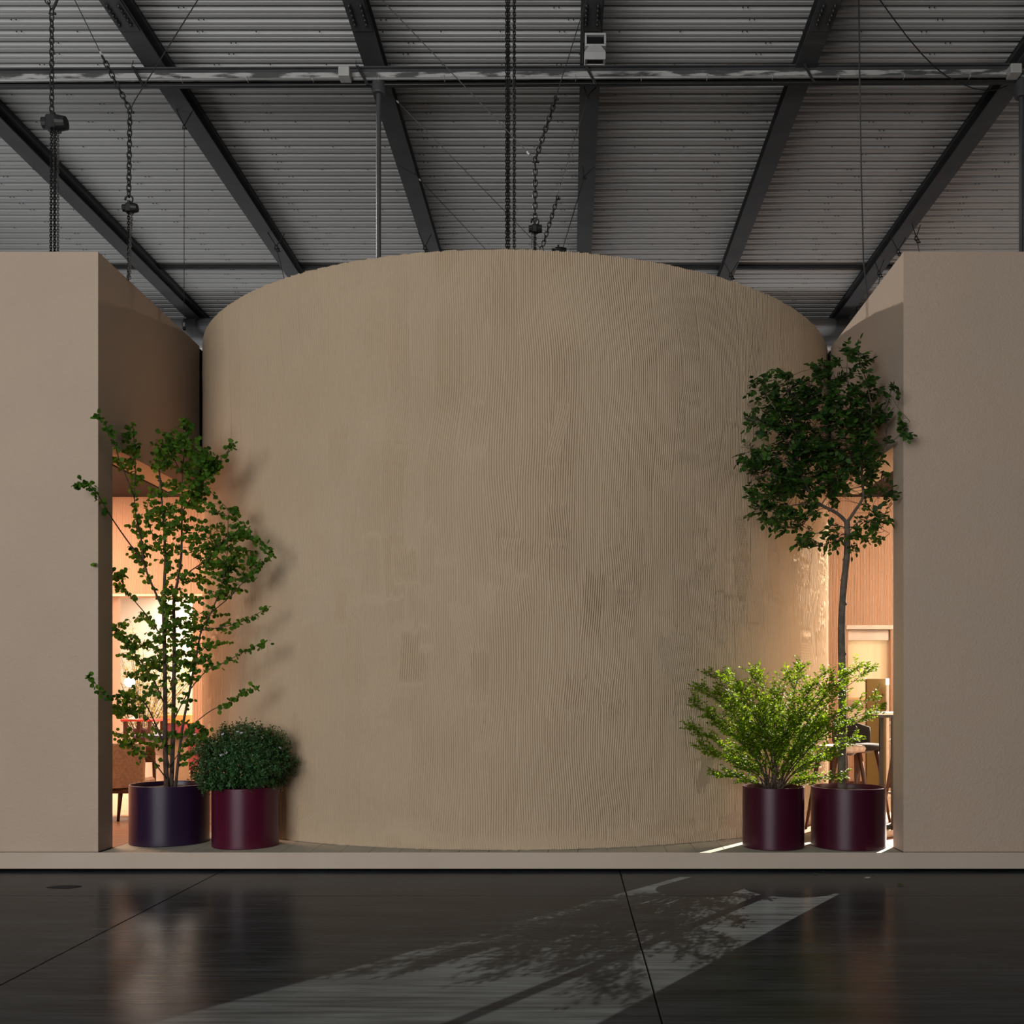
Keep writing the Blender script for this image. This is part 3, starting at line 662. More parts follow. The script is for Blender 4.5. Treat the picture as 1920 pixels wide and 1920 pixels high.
b = MB(); b.box(-9.2, -4.25, 9.3, 9.4, PLAT, 4.2); b.box(-4.27, -4.19, YB + .28, 9.4, PLAT, 4.2); b.box(-9.15, -9.05, YB + .28, 9.3, PLAT, 4.2); b.build('back_room_wall', M['cream'], t)
b = MB(); b.box(XL - 0.28, XL - 0.012, 2.38, 2.53, ZH + .005, ZT - .01); tag(b.build('gap_shade_1', M['joint']), kind='structure')  # dark filler board standing in for the shade between header and drum
# right
t = thing('exhibition_box', 'right beige plastered box with a lit opening behind the tall tree', 'pavilion', (XR + 3, 0.05, PLAT), 'beige boxes')
RBX = t
box_wall('front_wall', t, M['plaster'], XR, 9.4, 0.05, YJ, PLAT, ZT)
box_wall('side_header', t, M['plaster'], XR, XR + 0.30, YJ, 2.42, ZH, ZT)
b = MB(); b.box(XR + 0.31, 4.35, YJ + .005, 6.0, 4.23, 4.33); b.box(4.35, 9.3, YJ + .005, 4.5, 4.23, 4.33); b.build('ceiling_panel', M['dark_ceiling'], t)
box_wall('outer_wall', t, M['comb_wall'], 8.2, 8.3, YJ, 6.0, PLAT, ZT)
wx0, wx1, wz1, wz0 = WX(1590, YB), WX(1670, YB), WZ(1174, YB), PLAT + .9
b = MB(); b.box(7.6, 8.2, YB, YB + .25, PLAT, 4.23); b.build('back_wall_end', M['comb_wall'], t)
b = MB(); b.box(2.36, wx0, YB, YB + .25, PLAT, 4.23); b.box(wx1, 4.85, YB, YB + .25, PLAT, 4.23); b.box(wx0, wx1, YB, YB + .25, wz1, 4.23); b.box(wx0, wx1, YB, YB + .25, PLAT, wz0); b.build('back_wall', M['comb_wall'], t)
b = MB(); b.box(wx0 - .03, wx1 + .03, YB - .03, YB + .2, wz1 - .045, wz1 + .012); bevel(b.build('window_lintel', M['white'], t), .004)
b = MB(); b.box(wx0 + .001, wx1 - .001, YB - .02, YB + .2, wz0 - .02, wz0 + .03); bevel(b.build('window_sill', M['seat_pale'], t), .004)
b = MB(); b.box(2.5, 4.85, YB - .02, YB, PLAT, PLAT + .09); b.build('skirting', M['wood'], t)
b = MB(); b.box(wx0 - .3, wx1 + .3, YB + .26, YB + .30, wz0 - .3, wz1 + .2); b.build('window_back', M['cream'], t)
tt = thing('roller_blind', 'cream roller blind with white cassette in the right box window', 'blind', ((wx0 + wx1) / 2, YB + .1, wz1))
b = MB(); b.box(wx0 + .012, wx1 - .012, YB + .04, YB + .16, wz1 - .20, wz1 - .05); bevel(b.build('cassette', M['white'], tt), .01)
b = MB(); n = 24
for k in range(n + 1):
    x = wx0 + .02 + (wx1 - wx0 - .04) * k / n; yv = YB + .12 + .004 * math.sin(k * 1.3)
    b.v += [(x, yv, wz0 + .35), (x, yv, wz1 - .19)]
b.f += [(2 * k, 2 * k + 2, 2 * k + 3, 2 * k + 1) for k in range(n)]
b.box(wx0 + .02, wx1 - .02, YB + .105, YB + .135, wz0 + .33, wz0 + .36)
b.build('cloth', M['blind'], tt)
b = MB(); b.box(XR + 0.012, XR + 0.28, 2.42, 2.60, ZH + .005, ZT - .01); tag(b.build('gap_shade_2', M['joint']), kind='structure')  # same black filler on the right, added so the gap stays dark
# ================================================================ furniture seen through the openings
tag(box_wall('standing_panel', None, M['olive'], WX(1625, 4.6), WX(1660, 4.6), 4.58, 4.66, PLAT, WZ(1273, 4.6)), 'olive brown upright panel standing before the right window', 'panel')
t = thing('floor_lamp', 'slim white tube lamp standing right of the olive panel', 'lamp', (WX(1664, 4.5), 4.5, PLAT))
x = WX(1664, 4.5)
b = MB(); b.lathe([(.09, PLAT), (.09, PLAT + .02), (.02, PLAT + .03), (.02, WZ(1345, 4.5))], (x, 4.5), 16, True); b.build('stand', M['white'], t)
b = MB(); b.lathe([(.019, WZ(1345, 4.5)), (.019, WZ(1284, 4.5))], (x, 4.5), 12, True, True); b.build('tube', M['white'], t)
b = MB(); b.lathe([(.021, WZ(1284, 4.5)), (.021, WZ(1272, 4.5))], (x, 4.5), 12, True, True); b.build('tip_light', M['glow_tube'], t)
# bar table
t = thing('bar_table', 'tall black metal bar table just inside the right opening', 'table', (3.5, 1.45, PLAT))
zt = WZ(1336, 1.29)
b = MB(); b.bbox(2.95, 4.4, 1.26, 1.72, zt - .022, zt, .004); b.build('tabletop', M['white'], t)
b = MB(); b.box(2.96, 4.39, 1.27, 1.71, zt - .05, zt - .022); b.build('apron', M['black_steel'], t)
for lx, ly in ((3.115, 1.30), (4.36, 1.30), (3.12, 1.69), (4.36, 1.69)):
    b = MB(); b.box(lx - .018, lx + .018, ly - .018, ly + .018, PLAT, zt - .05); b.build('leg', M['black_steel'], t)
b = MB(); b.box(2.96, 4.39, 1.29, 1.31, PLAT + .02, PLAT + .05); b.box(2.9, 4.39, 1.62, 1.7, PLAT + .0, PLAT + .02); b.build('foot_rail', M['black_steel'], t)
# bar stools
def stool(cx, cy, sz, ang, lab, fabric, back=True, grp='bar stools'):
    t = thing('bar_stool', lab, 'stool', (cx, cy, PLAT), grp); R = Matrix.Translation((cx, cy, 0)) @ Matrix.Rotation(ang, 4, 'Z')
    def put(name, b, m, sm=False):
        b.v = [tuple(R @ Vector(p)) for p in b.v]; return b.build(name, m, t, sm)
    z = PLAT + sz; b = MB(); P = []
    for r, zz in ((.0001, z - .06), (.17, z - .06), (.235, z - .05), (.25, z - .02), (.235, z + .005), (.16, z + .012), (.0001, z + .014)): P.append((r, zz))
    b.lathe(P, (0, 0), 24); put('seat', b, fabric, True)
    b = MB(); b.lathe([(.14, z - .085), (.17, z - .06)], (0, 0), 16, True); put('seat_base', b, M['wood'])
    for sx, sy in ((-1, -1), (1, -1), (1, 1), (-1, 1)):
        b = MB(); b.tube([(sx * .14, sy * .13, z - .06), (sx * .20, sy * .19, PLAT + sz * .35), (sx * .235, sy * .225, PLAT)], .024, .013, 8); put('leg', b, M['wood'], True)
    b = MB(); q = [(-.205, -.195), (.205, -.195), (.205, .195), (-.205, .195)]
    for i in range(4): b.tube([(*q[i], PLAT + sz * .32), (*q[(i + 1) % 4], PLAT + sz * .32)], .010, n=6)
    put('foot_ring', b, M['wood'])
    if back:
        b = MB(); n = 16; vs = []
        for zz, rr, th in ((z - .01, .235, 1), (z + .10, .25, 1), (z + .22, .255, 1), (z + .27, .25, .6)):
            for k in range(n + 1):
                a = PI / 2 + (k / n - .5) * 2.7; dz = -.10 * abs(k / n - .5) * 2 if zz > z + .05 else 0
                vs.append((rr * math.cos(a), rr * math.sin(a), zz + dz)); vs.append(((rr - .035) * math.cos(a), (rr - .035) * math.sin(a), zz + dz))
        w_ = 2 * (n + 1); fs = []
        for j in range(3):
            for k in range(n):
                o = j * w_ + 2 * k; fs += [(o, o + 2, o + 2 + w_, o + w_), (o + 3, o + 1, o + 1 + w_, o + 3 + w_)]
            fs += [(j * w_, j * w_ + w_, j * w_ + w_ + 1, j * w_ + 1), (j * w_ + w_ - 2, j * w_ + w_ - 1, j * w_ + 2 * w_ - 1, j * w_ + 2 * w_ - 2)]
        fs += [(3 * w_ + 2 * k, 3 * w_ + 2 * k + 2, 3 * w_ + 2 * k + 3, 3 * w_ + 2 * k + 1) for k in range(n)]
        b.add(vs, fs); put('backrest', b, fabric, True)
stool(2.60, 1.32, .82, .25, 'pale seated wooden bar stool behind the two right planters', M['seat_pale'], False)
stool(2.98, 2.05, .80, .5, 'charcoal upholstered bar stool with rounded back behind the tree trunk', M['charcoal'])
stool(3.62, 2.22, .84, 3.3, 'pale seated bar stool right of the charcoal stool, behind the bar table leg', M['seat_pale'], False)
b = MB(); c = W(1665, 1569, 0.9); b.tube([(c.x - .10, 0.82, PLAT + .032), (c.x + .2, 1.05, PLAT + .032)], .032, n=14); b.tube([(c.x - .12, 0.805, PLAT + .032), (c.x - .10, 0.82, PLAT + .032)], .026, n=14)
tag(b.build('short_tube', M['seat_pale'], None, False), 'short pale tube lying on floor beside the right box jamb', 'tube')

# left room: boucle chair seen from behind
t = thing('dining_chair', 'beige boucle chair with walnut legs, half hidden by the left jamb', 'chair', (-4.83, 2.2, PLAT))
y0 = 2.05; xa, xb = WX(150, y0), WX(256, y0); z0, z1 = WZ(1478, y0), WZ(1394, y0)
b = MB(); n = 12; vs = []
for zz, sh in ((z0, .93), (z0 + .1, .97), (z1 - .06, 1.0), (z1 - .015, .985), (z1, .95)):
    for side in (0, 1):
        for k in range(n + 1):
            f = k / n * 2 - 1; cx = (xa + xb) / 2 + f * (xb - xa) / 2 * sh; yb = y0 - .02 + .18 * f * f + (.07 if side else 0)
            vs.append((cx, yb, zz - (.02 if abs(f) > .95 else 0)))
w_ = 2 * (n + 1); fs = []
for j in range(4):
    for k in range(n):
        a = j * w_ + k; fs += [(a, a + 1, a + 1 + w_, a + w_), (a + n + 2, a + n + 1, a + n + 1 + w_, a + n + 2 + w_)]
    fs += [(j * w_, j * w_ + w_, j * w_ + w_ + n + 1, j * w_ + n + 1), (j * w_ + n, j * w_ + 2 * n + 1, j * w_ + w_ + 2 * n + 1, j * w_ + w_ + n)]
fs += [(4 * w_ + k, 4 * w_ + k + 1, 4 * w_ + n + 2 + k, 4 * w_ + n + 1 + k) for k in range(n)]
b.add(vs, fs); b.build('backrest', M['boucle'], t, True)
b = MB(); b.bbox(xa + .02, xb - .02, y0 + .08, y0 + .55, z0 - .01, z0 + .08, .03); b.build('seat', M['boucle'], t)
b = MB(); b.bbox(xa + .01, xb - .01, y0 - .0, y0 + .54, z0 - .055, z0 - .012, .015); b.build('frame', M['wood'], t)
for lx, ly, fx in ((WX(224, y0), y0 + .03, -.015), (xa + .06, y0 + .05, -.02), (xb - .04, y0 + .5, .02), (xa + .06, y0 + .5, -.02)):
    b = MB(); b.tube([(lx, ly, z0 - .03), (lx + fx, ly - .03, PLAT)], .026, .014, 8); b.build('leg', M['wood'], t, True)
# brown lounge chair further in
def lounge(px0, px1, py1, pz, y, fabric, lab, rim=None):
    x0, x1 = WX(px0, y), WX(px1, y); zt, zs = WZ(py1, y), WZ(pz, y)
    t = thing('lounge_chair', lab, 'chair', ((x0 + x1) / 2, y + .3, PLAT))
    b = MB(); c = (x0 + x1) / 2; r = (x1 - x0) / 2; vs = []; n = 20
    for zz, k_ in ((zs, .86), (zs + (zt - zs) * .5, 1.0), (zt - .03, 1.0), (zt, .95)):
        for k in range(n + 1):
            a = PI * (1.02 + .96 * k / n)
            for q in (r * k_, r * k_ - .07): vs.append((c + q * math.cos(a), y + r + q * math.sin(a), zz))
    w_ = 2 * (n + 1); fs = []
    for j in range(3):
        for k in range(n):
            o = j * w_ + 2 * k; fs += [(o, o + 2, o + 2 + w_, o + w_), (o + 3, o + 1, o + 1 + w_, o + 3 + w_)]
        fs += [(j * w_, j * w_ + w_, j * w_ + w_ + 1, j * w_ + 1), (j * w_ + w_ - 2, j * w_ + w_ - 1, j * w_ + 2 * w_ - 1, j * w_ + 2 * w_ - 2)]
    fs += [(3 * w_ + 2 * k, 3 * w_ + 2 * k + 2, 3 * w_ + 2 * k + 3, 3 * w_ + 2 * k + 1) for k in range(n)]
    b.add(vs, fs); b.build('backrest', fabric, t, True)
    b = MB(); b.bbox(c - r * .8, c + r * .8, y + .1, y + r * 1.9, zs - .04, zs + .10, .03); b.build('seat', fabric, t)
    for sx in (-1, 1):
        for yy_ in (y + .2, y + r * 1.7):
            b = MB(); b.tube([(c + sx * r * .6, yy_, zs - .03), (c + sx * r * .7, yy_, PLAT)], .02, .013, 8); b.build('leg', M['wood'], t, True)
    if rim:
        b = MB(); b.tube([(c + (r - .035) * math.cos(PI * (1.02 + .96 * k / n)), y + r + (r - .035) * math.sin(PI * (1.02 + .96 * k / n)), zt + .01) for k in range(n + 1)], .03, n=8); b.build('top_rim', rim, t, True)
lounge(246, 283, 1399, 1424, 3.0, M['brown_fabric'], 'brown lounge chair with cream rim behind the birch stems', M['cream'])
lounge(337, 397, 1360, 1440, 4.75, M['rose'], 'rose red high-backed armchair behind the birch and round shrub')
lounge(243, 280, 1366, 1404, 7.6, M['plum'], 'plum chair in the bright room beyond the left doorway')
# white cone table with blue rim
yv = 3.9; cx = WX(312, yv); zt = WZ(1377, yv)
t = thing('pedestal_table', 'white cone pedestal table with blue rim behind the birch stems', 'table', (cx, yv, PLAT))
b = MB(); b.lathe([(.34, PLAT), (.335, PLAT + .02), (.26, PLAT + .35), (.235, zt - .03)], (cx, yv), 32, True, True); b.build('base', M['white'], t, True)
b = MB(); b.lathe([(.30, zt - .03), (.36, zt - .025), (.36, zt), (.0001, zt + .002)], (cx, yv), 32, True); b.build('tabletop', M['blue'], t)
# red table, ochre board, globe lamp, yellow shrub in the back room
yv = 7.0; x0, x1 = WX(215, yv), WX(290, yv); zt = WZ(1349, yv)
t = thing('side_table', 'thin red topped table in the bright room beyond the left doorway', 'table', ((x0 + x1) / 2, yv, PLAT))
b = MB(); b.bbox(x0, x1, yv, yv + .6, zt - .03, zt, .006); b.build('tabletop', M['red'], t)
for lx in (x0 + .14, x1 - .1):
    for ly in (yv + .06, yv + .54):
        b = MB(); b.box(lx - .025, lx + .025, ly - .025, ly + .025, PLAT, zt - .03); b.build('leg', M['wood'], t)
yv = 8.0; t = thing('sideboard', 'ochre sideboard in the bright room right of the birch stems', 'cabinet', (WX(338, yv), yv, PLAT))
b = MB(); b.bbox(WX(300, yv), WX(357, yv), yv, yv + .45, WZ(1356, yv), WZ(1340, yv), .01); b.build('top_box', M['orange'], t)
b = MB(); b.bbox(WX(302, yv), WX(355, yv), yv + .02, yv + .43, PLAT + .08, WZ(1356, yv), .01); b.build('body', M['rose'], t)
for lx in (WX(305, yv), WX(352, yv)):
    b = MB(); b.box(lx - .02, lx + .02, yv + .2, yv + .24, PLAT, PLAT + .08); b.build('leg', M['wood'], t)
yv = 6.9; c = W(243, 1279, yv)
t = thing('globe_lamp', 'glowing globe table lamp on the red table beyond the left doorway', 'lamp', (c.x, yv, zt))
b = MB(); b.ball(c, .075, .075, .075, 16, 10); b.build('globe', M['glow_bulb'], t, True)
b = MB(); b.lathe([(.07, WZ(1349, 7.0)), (.07, WZ(1349, 7.0) + .015), (.012, WZ(1349, 7.0) + .03), (.012, c.z - .045)], (c.x, yv + .12), 14, True); b.tube([(c.x, yv + .12, c.z - .045), (c.x, yv, c.z - .045)], .01); b.build('stand', M['white'], t)
pl = bpy.data.lights.new('globe_light', 'POINT'); pl.energy = 12; pl.color = (1, .82, .6); pl.shadow_soft_size = .06
o = bpy.data.objects.new('globe_light', pl); COL.objects.link(o); o.location = (c.x, yv - .1, c.z)

# ================================================================ PLANTS
def planter(px, ybase, r, cy, ztop, m, t):
    cx = WX(px, cy)
    b = MB(); zb = PLAT
    b.lathe([(r - .006, zb), (r, zb + .006), (r, ztop - .004), (r - .003, ztop), (r - .012, ztop), (r - .014, ztop - .004), (r - .014, ztop - .06)], (cx, cy), 72, True)
    o = b.build('planter', m, t, True)
    md = o.modifiers.new('edge', 'EDGE_SPLIT'); md.split_angle = 0.6
    b = MB(); n = 28; vs = [(cx, cy, ztop - .035)]; fs = []
    for j in range(1, 5):
        for k in range(n): vs.append((cx + (r - .014) * j / 4 * math.cos(2 * PI * k / n), cy + (r - .014) * j / 4 * math.sin(2 * PI * k / n), ztop - .05 + .012 * random.random() + (.015 if j < 3 else 0)))
    fs += [(0, 1 + k, 1 + (k + 1) % n) for k in range(n)]
    for j in range(3): fs += [(1 + j * n + k, 1 + (j + 1) * n + k, 1 + (j + 1) * n + (k + 1) % n, 1 + j * n + (k + 1) % n) for k in range(n)]
    b.add(vs, fs); b.build('soil', M['soil'], o)
    return cx

LEAF = {   # outline in (along, across), bent a little along the midrib
    'round': ([(0, 0), (.18, .36), (.48, .50), (.78, .36), (1.0, 0.0), (.78, -.36), (.48, -.50), (.18, -.36)], .95),
    'lance': ([(0, 0), (.25, .30), (.55, .34), (.85, .16), (1.0, 0.0), (.85, -.16), (.55, -.34), (.25, -.30)], 1.0),
    'tiny': ([(0, 0), (.45, .30), (1.0, 0.0), (.45, -.30)], 1.0)}
def leaf_template(kind):
    p, _ = LEAF[kind]; V = np.array([(a, c, 0.10 * abs(c) - 0.10 * a * a) for a, c in p]); n = len(p)
    if n == 8: F = [(0, 1, 7), (1, 2, 6), (1, 6, 7), (2, 3, 5), (2, 5, 6), (3, 4, 5)]
    else: F = [(0, 1, 3), (1, 2, 3)]
    return V, np.array(F)
def leaf_arrays(leaves, kind):
    """leaves: list of (pos, dir, normal, size) -> vertex and face arrays"""
    V, F = leaf_template(kind); n = len(leaves)
    P = np.array([l[0] for l in leaves]); D = np.array([l[1] for l in leaves]); N = np.array([l[2] for l in leaves]); Sz = np.array([l[3] for l in leaves])
    D /= np.linalg.norm(D, axis=1)[:, None] + 1e-9; N = N - D * (N * D).sum(1)[:, None]; N /= np.linalg.norm(N, axis=1)[:, None] + 1e-9; B = np.cross(N, D)
    VV = P[:, None, :] + Sz[:, None, None] * (V[None, :, 0:1] * D[:, None, :] + V[None, :, 1:2] * B[:, None, :] + V[None, :, 2:3] * N[:, None, :])
    FF = F[None] + (np.arange(n) * len(V))[:, None, None]
    return VV.reshape(-1, 3), FF.reshape(-1, 3)
def put_leaves(t, leaves, kind, m, singles=300, name='leaf'):
    ok = [l for l in leaves if clear(l[0])]
    ok.sort(key=lambda l: (l[0][1] + D0) / l[3])
    head, tail = ok[:singles], ok[singles:]
    if head:
        V, F = leaf_template(kind); me = np_mesh(name, V, F, m)
        for p, d, nn, s in head:
            d = Vector(d).normalized(); nn = Vector(nn); nn = (nn - d * nn.dot(d)).normalized(); bb = nn.cross(d)
            mw = Matrix(((d.x * s, bb.x * s, nn.x * s, p[0]), (d.y * s, bb.y * s, nn.y * s, p[1]), (d.z * s, bb.z * s, nn.z * s, p[2]), (0, 0, 0, 1)))
            link(name, me, t, mw)
    if tail:
        VV, FF = leaf_arrays(tail, kind); o = link('foliage', np_mesh('foliage', VV, FF, m), t); o['kind'] = 'stuff'
    return len(ok)
def clear(p):
    x, y, z = p
    if (x - DC[0]) ** 2 + (y - DC[1]) ** 2 < (DR + .02) ** 2: return False
    if z > ZH - .02 and 0.03 < y < 2.5 and (x < XL + .02 or x > XR - .02): return False
    if 0.03 < y < YJ + .02 and (x < XL + .02 or x > XR - .02): return False
    return True
def clampy(p, lo=None):
    return p
def rv(s=1.0): return Vector((random.gauss(0, s), random.gauss(0, s), random.gauss(0, s)))
def spline(pts, n=6):
    P = [Vector(p) for p in pts]; out = []
    for i in range(len(P) - 1):
        p0, p1, p2, p3 = P[max(i - 1, 0)], P[i], P[i + 1], P[min(i + 2, len(P) - 1)]
        for k in range(n):
            t_ = k / n; out.append(0.5 * ((2 * p1) + (p2 - p0) * t_ + (2 * p0 - 5 * p1 + 4 * p2 - p3) * t_ ** 2 + (3 * p1 - p0 - 3 * p2 + p3) * t_ ** 3))
    out.append(P[-1]); return out
def nearest(stems, p):
    best = None
    for s in stems:
        d = (s - p).length + (0.6 * max(0, s.z - p.z + .03))
        if best is None or d < best[0]: best = (d, s)
    return best[1]

# ---- birch in the dark violet planter
BY = 0.63
t = thing('potted_birch', 'multi-stemmed young birch with round leaves in a dark violet planter', 'potted tree', (WX(318, BY), BY, PLAT))
planter(318, 1589, .339, BY, .676, M['violet'], t)
paths = [   # (points (px, py, depth offset), base radius, tip radius)
 ([(313, 1478, 0), (310, 1400, 0), (310, 1330, -.02), (309, 1240, -.03), (307, 1140, -.05), (309, 1080, -.06), (310, 1040, -.06), (306, 970, -.08), (300, 900, -.1), (296, 850, -.1)], .024, .005),
 ([(321, 1478, .03), (324, 1400, .04), (326, 1300, .05), (327, 1190, .05), (326, 1130, .05), (334, 1085, .05), (340, 1040, .06), (341, 960, .07), (342, 890, .08), (350, 795, .08)], .022, .004),
 ([(329, 1478, -.02), (335, 1420, -.04), (343, 1360, -.06), (358, 1283, -.1), (369, 1226, -.12), (378, 1182, -.14), (396, 1148, -.16), (413, 1104, -.18), (425, 1050, -.2), (428, 955, -.2)], .014, .003),
 ([(307, 1145, -.05), (280, 1085, -.1), (269, 1051, -.12), (266, 1019, -.14), (257, 978, -.16), (252, 934, -.18), (254, 860, -.2), (248, 795, -.2)], .010, .003),
 ([(271, 1056, -.12), (239, 1014, -.22), (212, 975, -.40), (198, 952, -.52), (177, 918, -.72), (158, 905, -.80), (142, 912, -.84)], .007, .002),
 ([(252, 934, -.18), (236, 892, -.28), (225, 865, -.36), (212, 824, -.50), (200, 800, -.66), (184, 778, -.76)], .006, .002),
 ([(311, 1327, -.02), (290, 1280, -.1), (268, 1246, -.18), (245, 1215, -.24), (227, 1194, -.28), (212, 1180, -.3)], .007, .002),
 ([(310, 1400, -.02), (277, 1327, -.14), (255, 1308, -.28), (225, 1305, -.44), (195, 1302, -.70), (172, 1270, -.78)], .007, .002),
 ([(312, 1460, -.02), (285, 1425, -.14), (262, 1408, -.2), (240, 1395, -.24), (215, 1370, -.3)], .006, .002),
 ([(326, 1350, .04), (352, 1300, -.1), (385, 1260, -.2), (425, 1240, -.26), (465, 1218, -.3), (497, 1203, -.32)], .006, .002),
 ([(340, 1380, -.05), (372, 1350, -.15), (400, 1330, -.2), (430, 1318, -.22), (455, 1300, -.24), (480, 1290, -.26)], .005, .002),
 ([(336, 1085, .05), (365, 1065, -.05), (392, 1046, -.1), (420, 1015, -.14), (460, 1000, -.2), (506, 1028, -.25)], .006, .002),
 ([(341, 960, .06), (365, 925, 0), (392, 890, -.1), (415, 860, -.15), (438, 832, -.2)], .006, .002),
 ([(396, 1148, -.16), (430, 1120, -.2), (462, 1085, -.24), (488, 1060, -.26), (508, 1040, -.28)], .005, .002),
 ([(378, 1182, -.14), (420, 1175, -.2), (455, 1165, -.25), (498, 1142, -.28)], .005, .002),
 ([(307, 1200, -.04), (280, 1160, -.1), (255, 1130, -.16), (230, 1100, -.2), (205, 1062, -.3), (178, 1056, -.62)], .006, .002),
 ([(342, 890, .08), (322, 850, 0), (318, 815, -.02)], .005, .002), ([(309, 1045, -.06), (285, 1000, -.12), (275, 960, -.15), (285, 920, -.18)], .005, .002),
 ([(316, 1440, .0), (345, 1400, .05), (370, 1378, .05), (385, 1372, .03)], .005, .002), ([(322, 1450, 0), (300, 1380, -.1), (270, 1340, -.15), (232, 1330, -.2), (215, 1322, -.24)], .005, .002)]
tb = MB(); stems = []
for pts, r0, r1 in paths:
    sp = spline([W(a, c, BY + d) for a, c, d in pts], 5)
    tb.tube(sp, r0, r1, 7); stems += [(p, i / len(sp)) for i, p in enumerate(sp)]
tb.build('stems', M['bark'], t, True)
SP = [p for p, f in stems]
blobs = [(345, 870, 62, 62, 62), (300, 830, 36, 32, 12), (350, 805, 22, 26, 10), (385, 880, 34, 34, 18), (330, 950, 58, 48, 30), (300, 985, 38, 46, 20), (332, 1010, 34, 55, 22),
         (425, 1030, 52, 62, 48), (440, 985, 30, 32, 14), (425, 1095, 52, 40, 26), (320, 1130, 26, 60, 16), (300, 1170, 62, 50, 24), (345, 1195, 62, 60, 26), (300, 1245, 72, 50, 26),
         (395, 1190, 42, 60, 18), (330, 1290, 60, 40, 16), (255, 1240, 38, 48, 14), (240, 1190, 26, 30, 10), (250, 870, 42, 50, 16), (225, 830, 22, 32, 9), (260, 1010, 44, 46, 14),
         (240, 1090, 34, 36, 9), (280, 1395, 55, 42, 16), (330, 1400, 45, 50, 14), (372, 1385, 24, 20, 10), (250, 1310, 34, 30, 10), (235, 1360, 18, 36, 8), (380, 945, 30, 40, 10), (285, 1060, 45, 40, 12), (470, 1050, 26, 26, 9), (340, 1110, 40, 40, 12)]
leaves = []; tw = MB()
def birch_leaf(p, tdir):
    d = (tdir * .5 + rv(.6) + Vector((0, -.1, -.55))).normalized(); nn = (Vector((0, -1.0, .35)) + rv(.55)).normalized()
    leaves.append((tuple(p + rv(.006)), tuple(d), tuple(nn), random.uniform(.028, .047)))
for bx, by, rx, ry, nt_ in blobs:
    for k in range(int(nt_ * 1.3)):
        a = random.uniform(0, 2 * PI); q = math.sqrt(random.random())
        dy = max(-.34, min(.34, random.gauss(-.05, .17)))
        tip = W(bx + rx * q * math.cos(a), by + ry * q * math.sin(a), BY + dy)
        st = nearest(SP, tip)
        if (tip - st).length > .34: st = tip + (st - tip).normalized() * .34
        mid = (st + tip) / 2 + Vector((0, 0, .012)) + rv(.012); sp = spline([st, mid, tip], 4); tw.tube(sp, .0022, .0010, 4, False)
        L = (tip - st).length; nl = max(4, int(L / .023)); 
        for i in range(nl):
            f = .22 + .78 * (i + random.random() * .5) / nl; p = sp[min(len(sp) - 1, int(f * (len(sp) - 1)))]
            birch_leaf(Vector(p), (tip - st).normalized())
for pts, r0, r1 in paths[3:]:
    sp = spline([W(a, c, BY + d) for a, c, d in pts], 9); n = len(sp)
    for i in range(int(n * .45), n):
        for q in range(2 if i < n - 3 else 3):
            p = sp[i] + rv(.016); birch_leaf(p, (sp[min(i + 1, n - 1)] - sp[i - 1]).normalized())
tag(tw.build('twigs', M['twig'], t), kind='stuff')
print('birch leaves', put_leaves(t, leaves, 'round', M['leaf_birch']))

# ---- round flowering shrub
RY = 0.426
t = thing('potted_round_shrub', 'dense round dark green shrub with tiny pale flowers in a burgundy planter', 'potted shrub', (WX(460.5, RY), RY, PLAT))
planter(460.5, 1594, .283, RY, .672, M['burgundy'], t)
c = W(456, 1428, RY); leaves = []; fl = MB(); tb = MB(); sprig = 0
cx, cy, cz = c
while sprig < 3600:
    d = rv(1).normalized()
    if d.z < -.75: continue
    rad = random.uniform(.55, 1.0) ** .55 if random.random() < .85 else random.uniform(1.0, 1.10)
    wob_ = 1 + .07 * math.sin(5 * math.atan2(d.y, d.x) + 2 * d.z) + .05 * math.sin(9 * d.z + 3 * d.x)
    p = Vector((cx + d.x * .395 * rad * wob_, cy + d.y * .34 * rad * wob_, cz + d.z * (.30 if d.z > 0 else .31) * rad * wob_))
    if d.z < -.2 and d.x < -.35: p.z -= random.uniform(0, .06); p.x -= random.uniform(0, .03)
    inside = (p.x - WX(460.5, RY)) ** 2 + (p.y - RY) ** 2 < .30 ** 2
    if p.z < .665 and inside: continue
    if p.z < .60 and d.x > -.3: continue
    sprig += 1
    out = (d + Vector((0, 0, .35)) + rv(.3)).normalized()
    if rad > .8 and random.random() < .25: tb.tube([p - out * .05, p + out * .03], .0016, .001, 3, False)
    for k in range(7):
        q = p + out * (.009 * k - .025); side = rv(1); side = (side - out * side.dot(out)).normalized()
        leaves.append((tuple(q), tuple(side + out * .55), tuple(out + rv(.3)), random.uniform(.018, .028)))
    if rad > .93 and d.z > .12 and random.random() < .05:
        q = p + out * .04
        for k in range(5):
            a = 2 * PI * k / 5; u1 = out.orthogonal().normalized(); u2 = out.cross(u1)
            e = u1 * math.cos(a) + u2 * math.sin(a); e2 = u1 * math.cos(a + .9) + u2 * math.sin(a + .9)
            fl.add([q, q + e * .011, q + (e + e2) * .009 + out * .002, q + e2 * .011], [(0, 1, 2, 3)])
tag(tb.build('twigs', M['twig'], t), kind='stuff')
o = fl.build('flowers', M['flower'], t); o['kind'] = 'stuff'
print('dome leaves', put_leaves(t, leaves, 'tiny', M['leaf_dome'], 0))

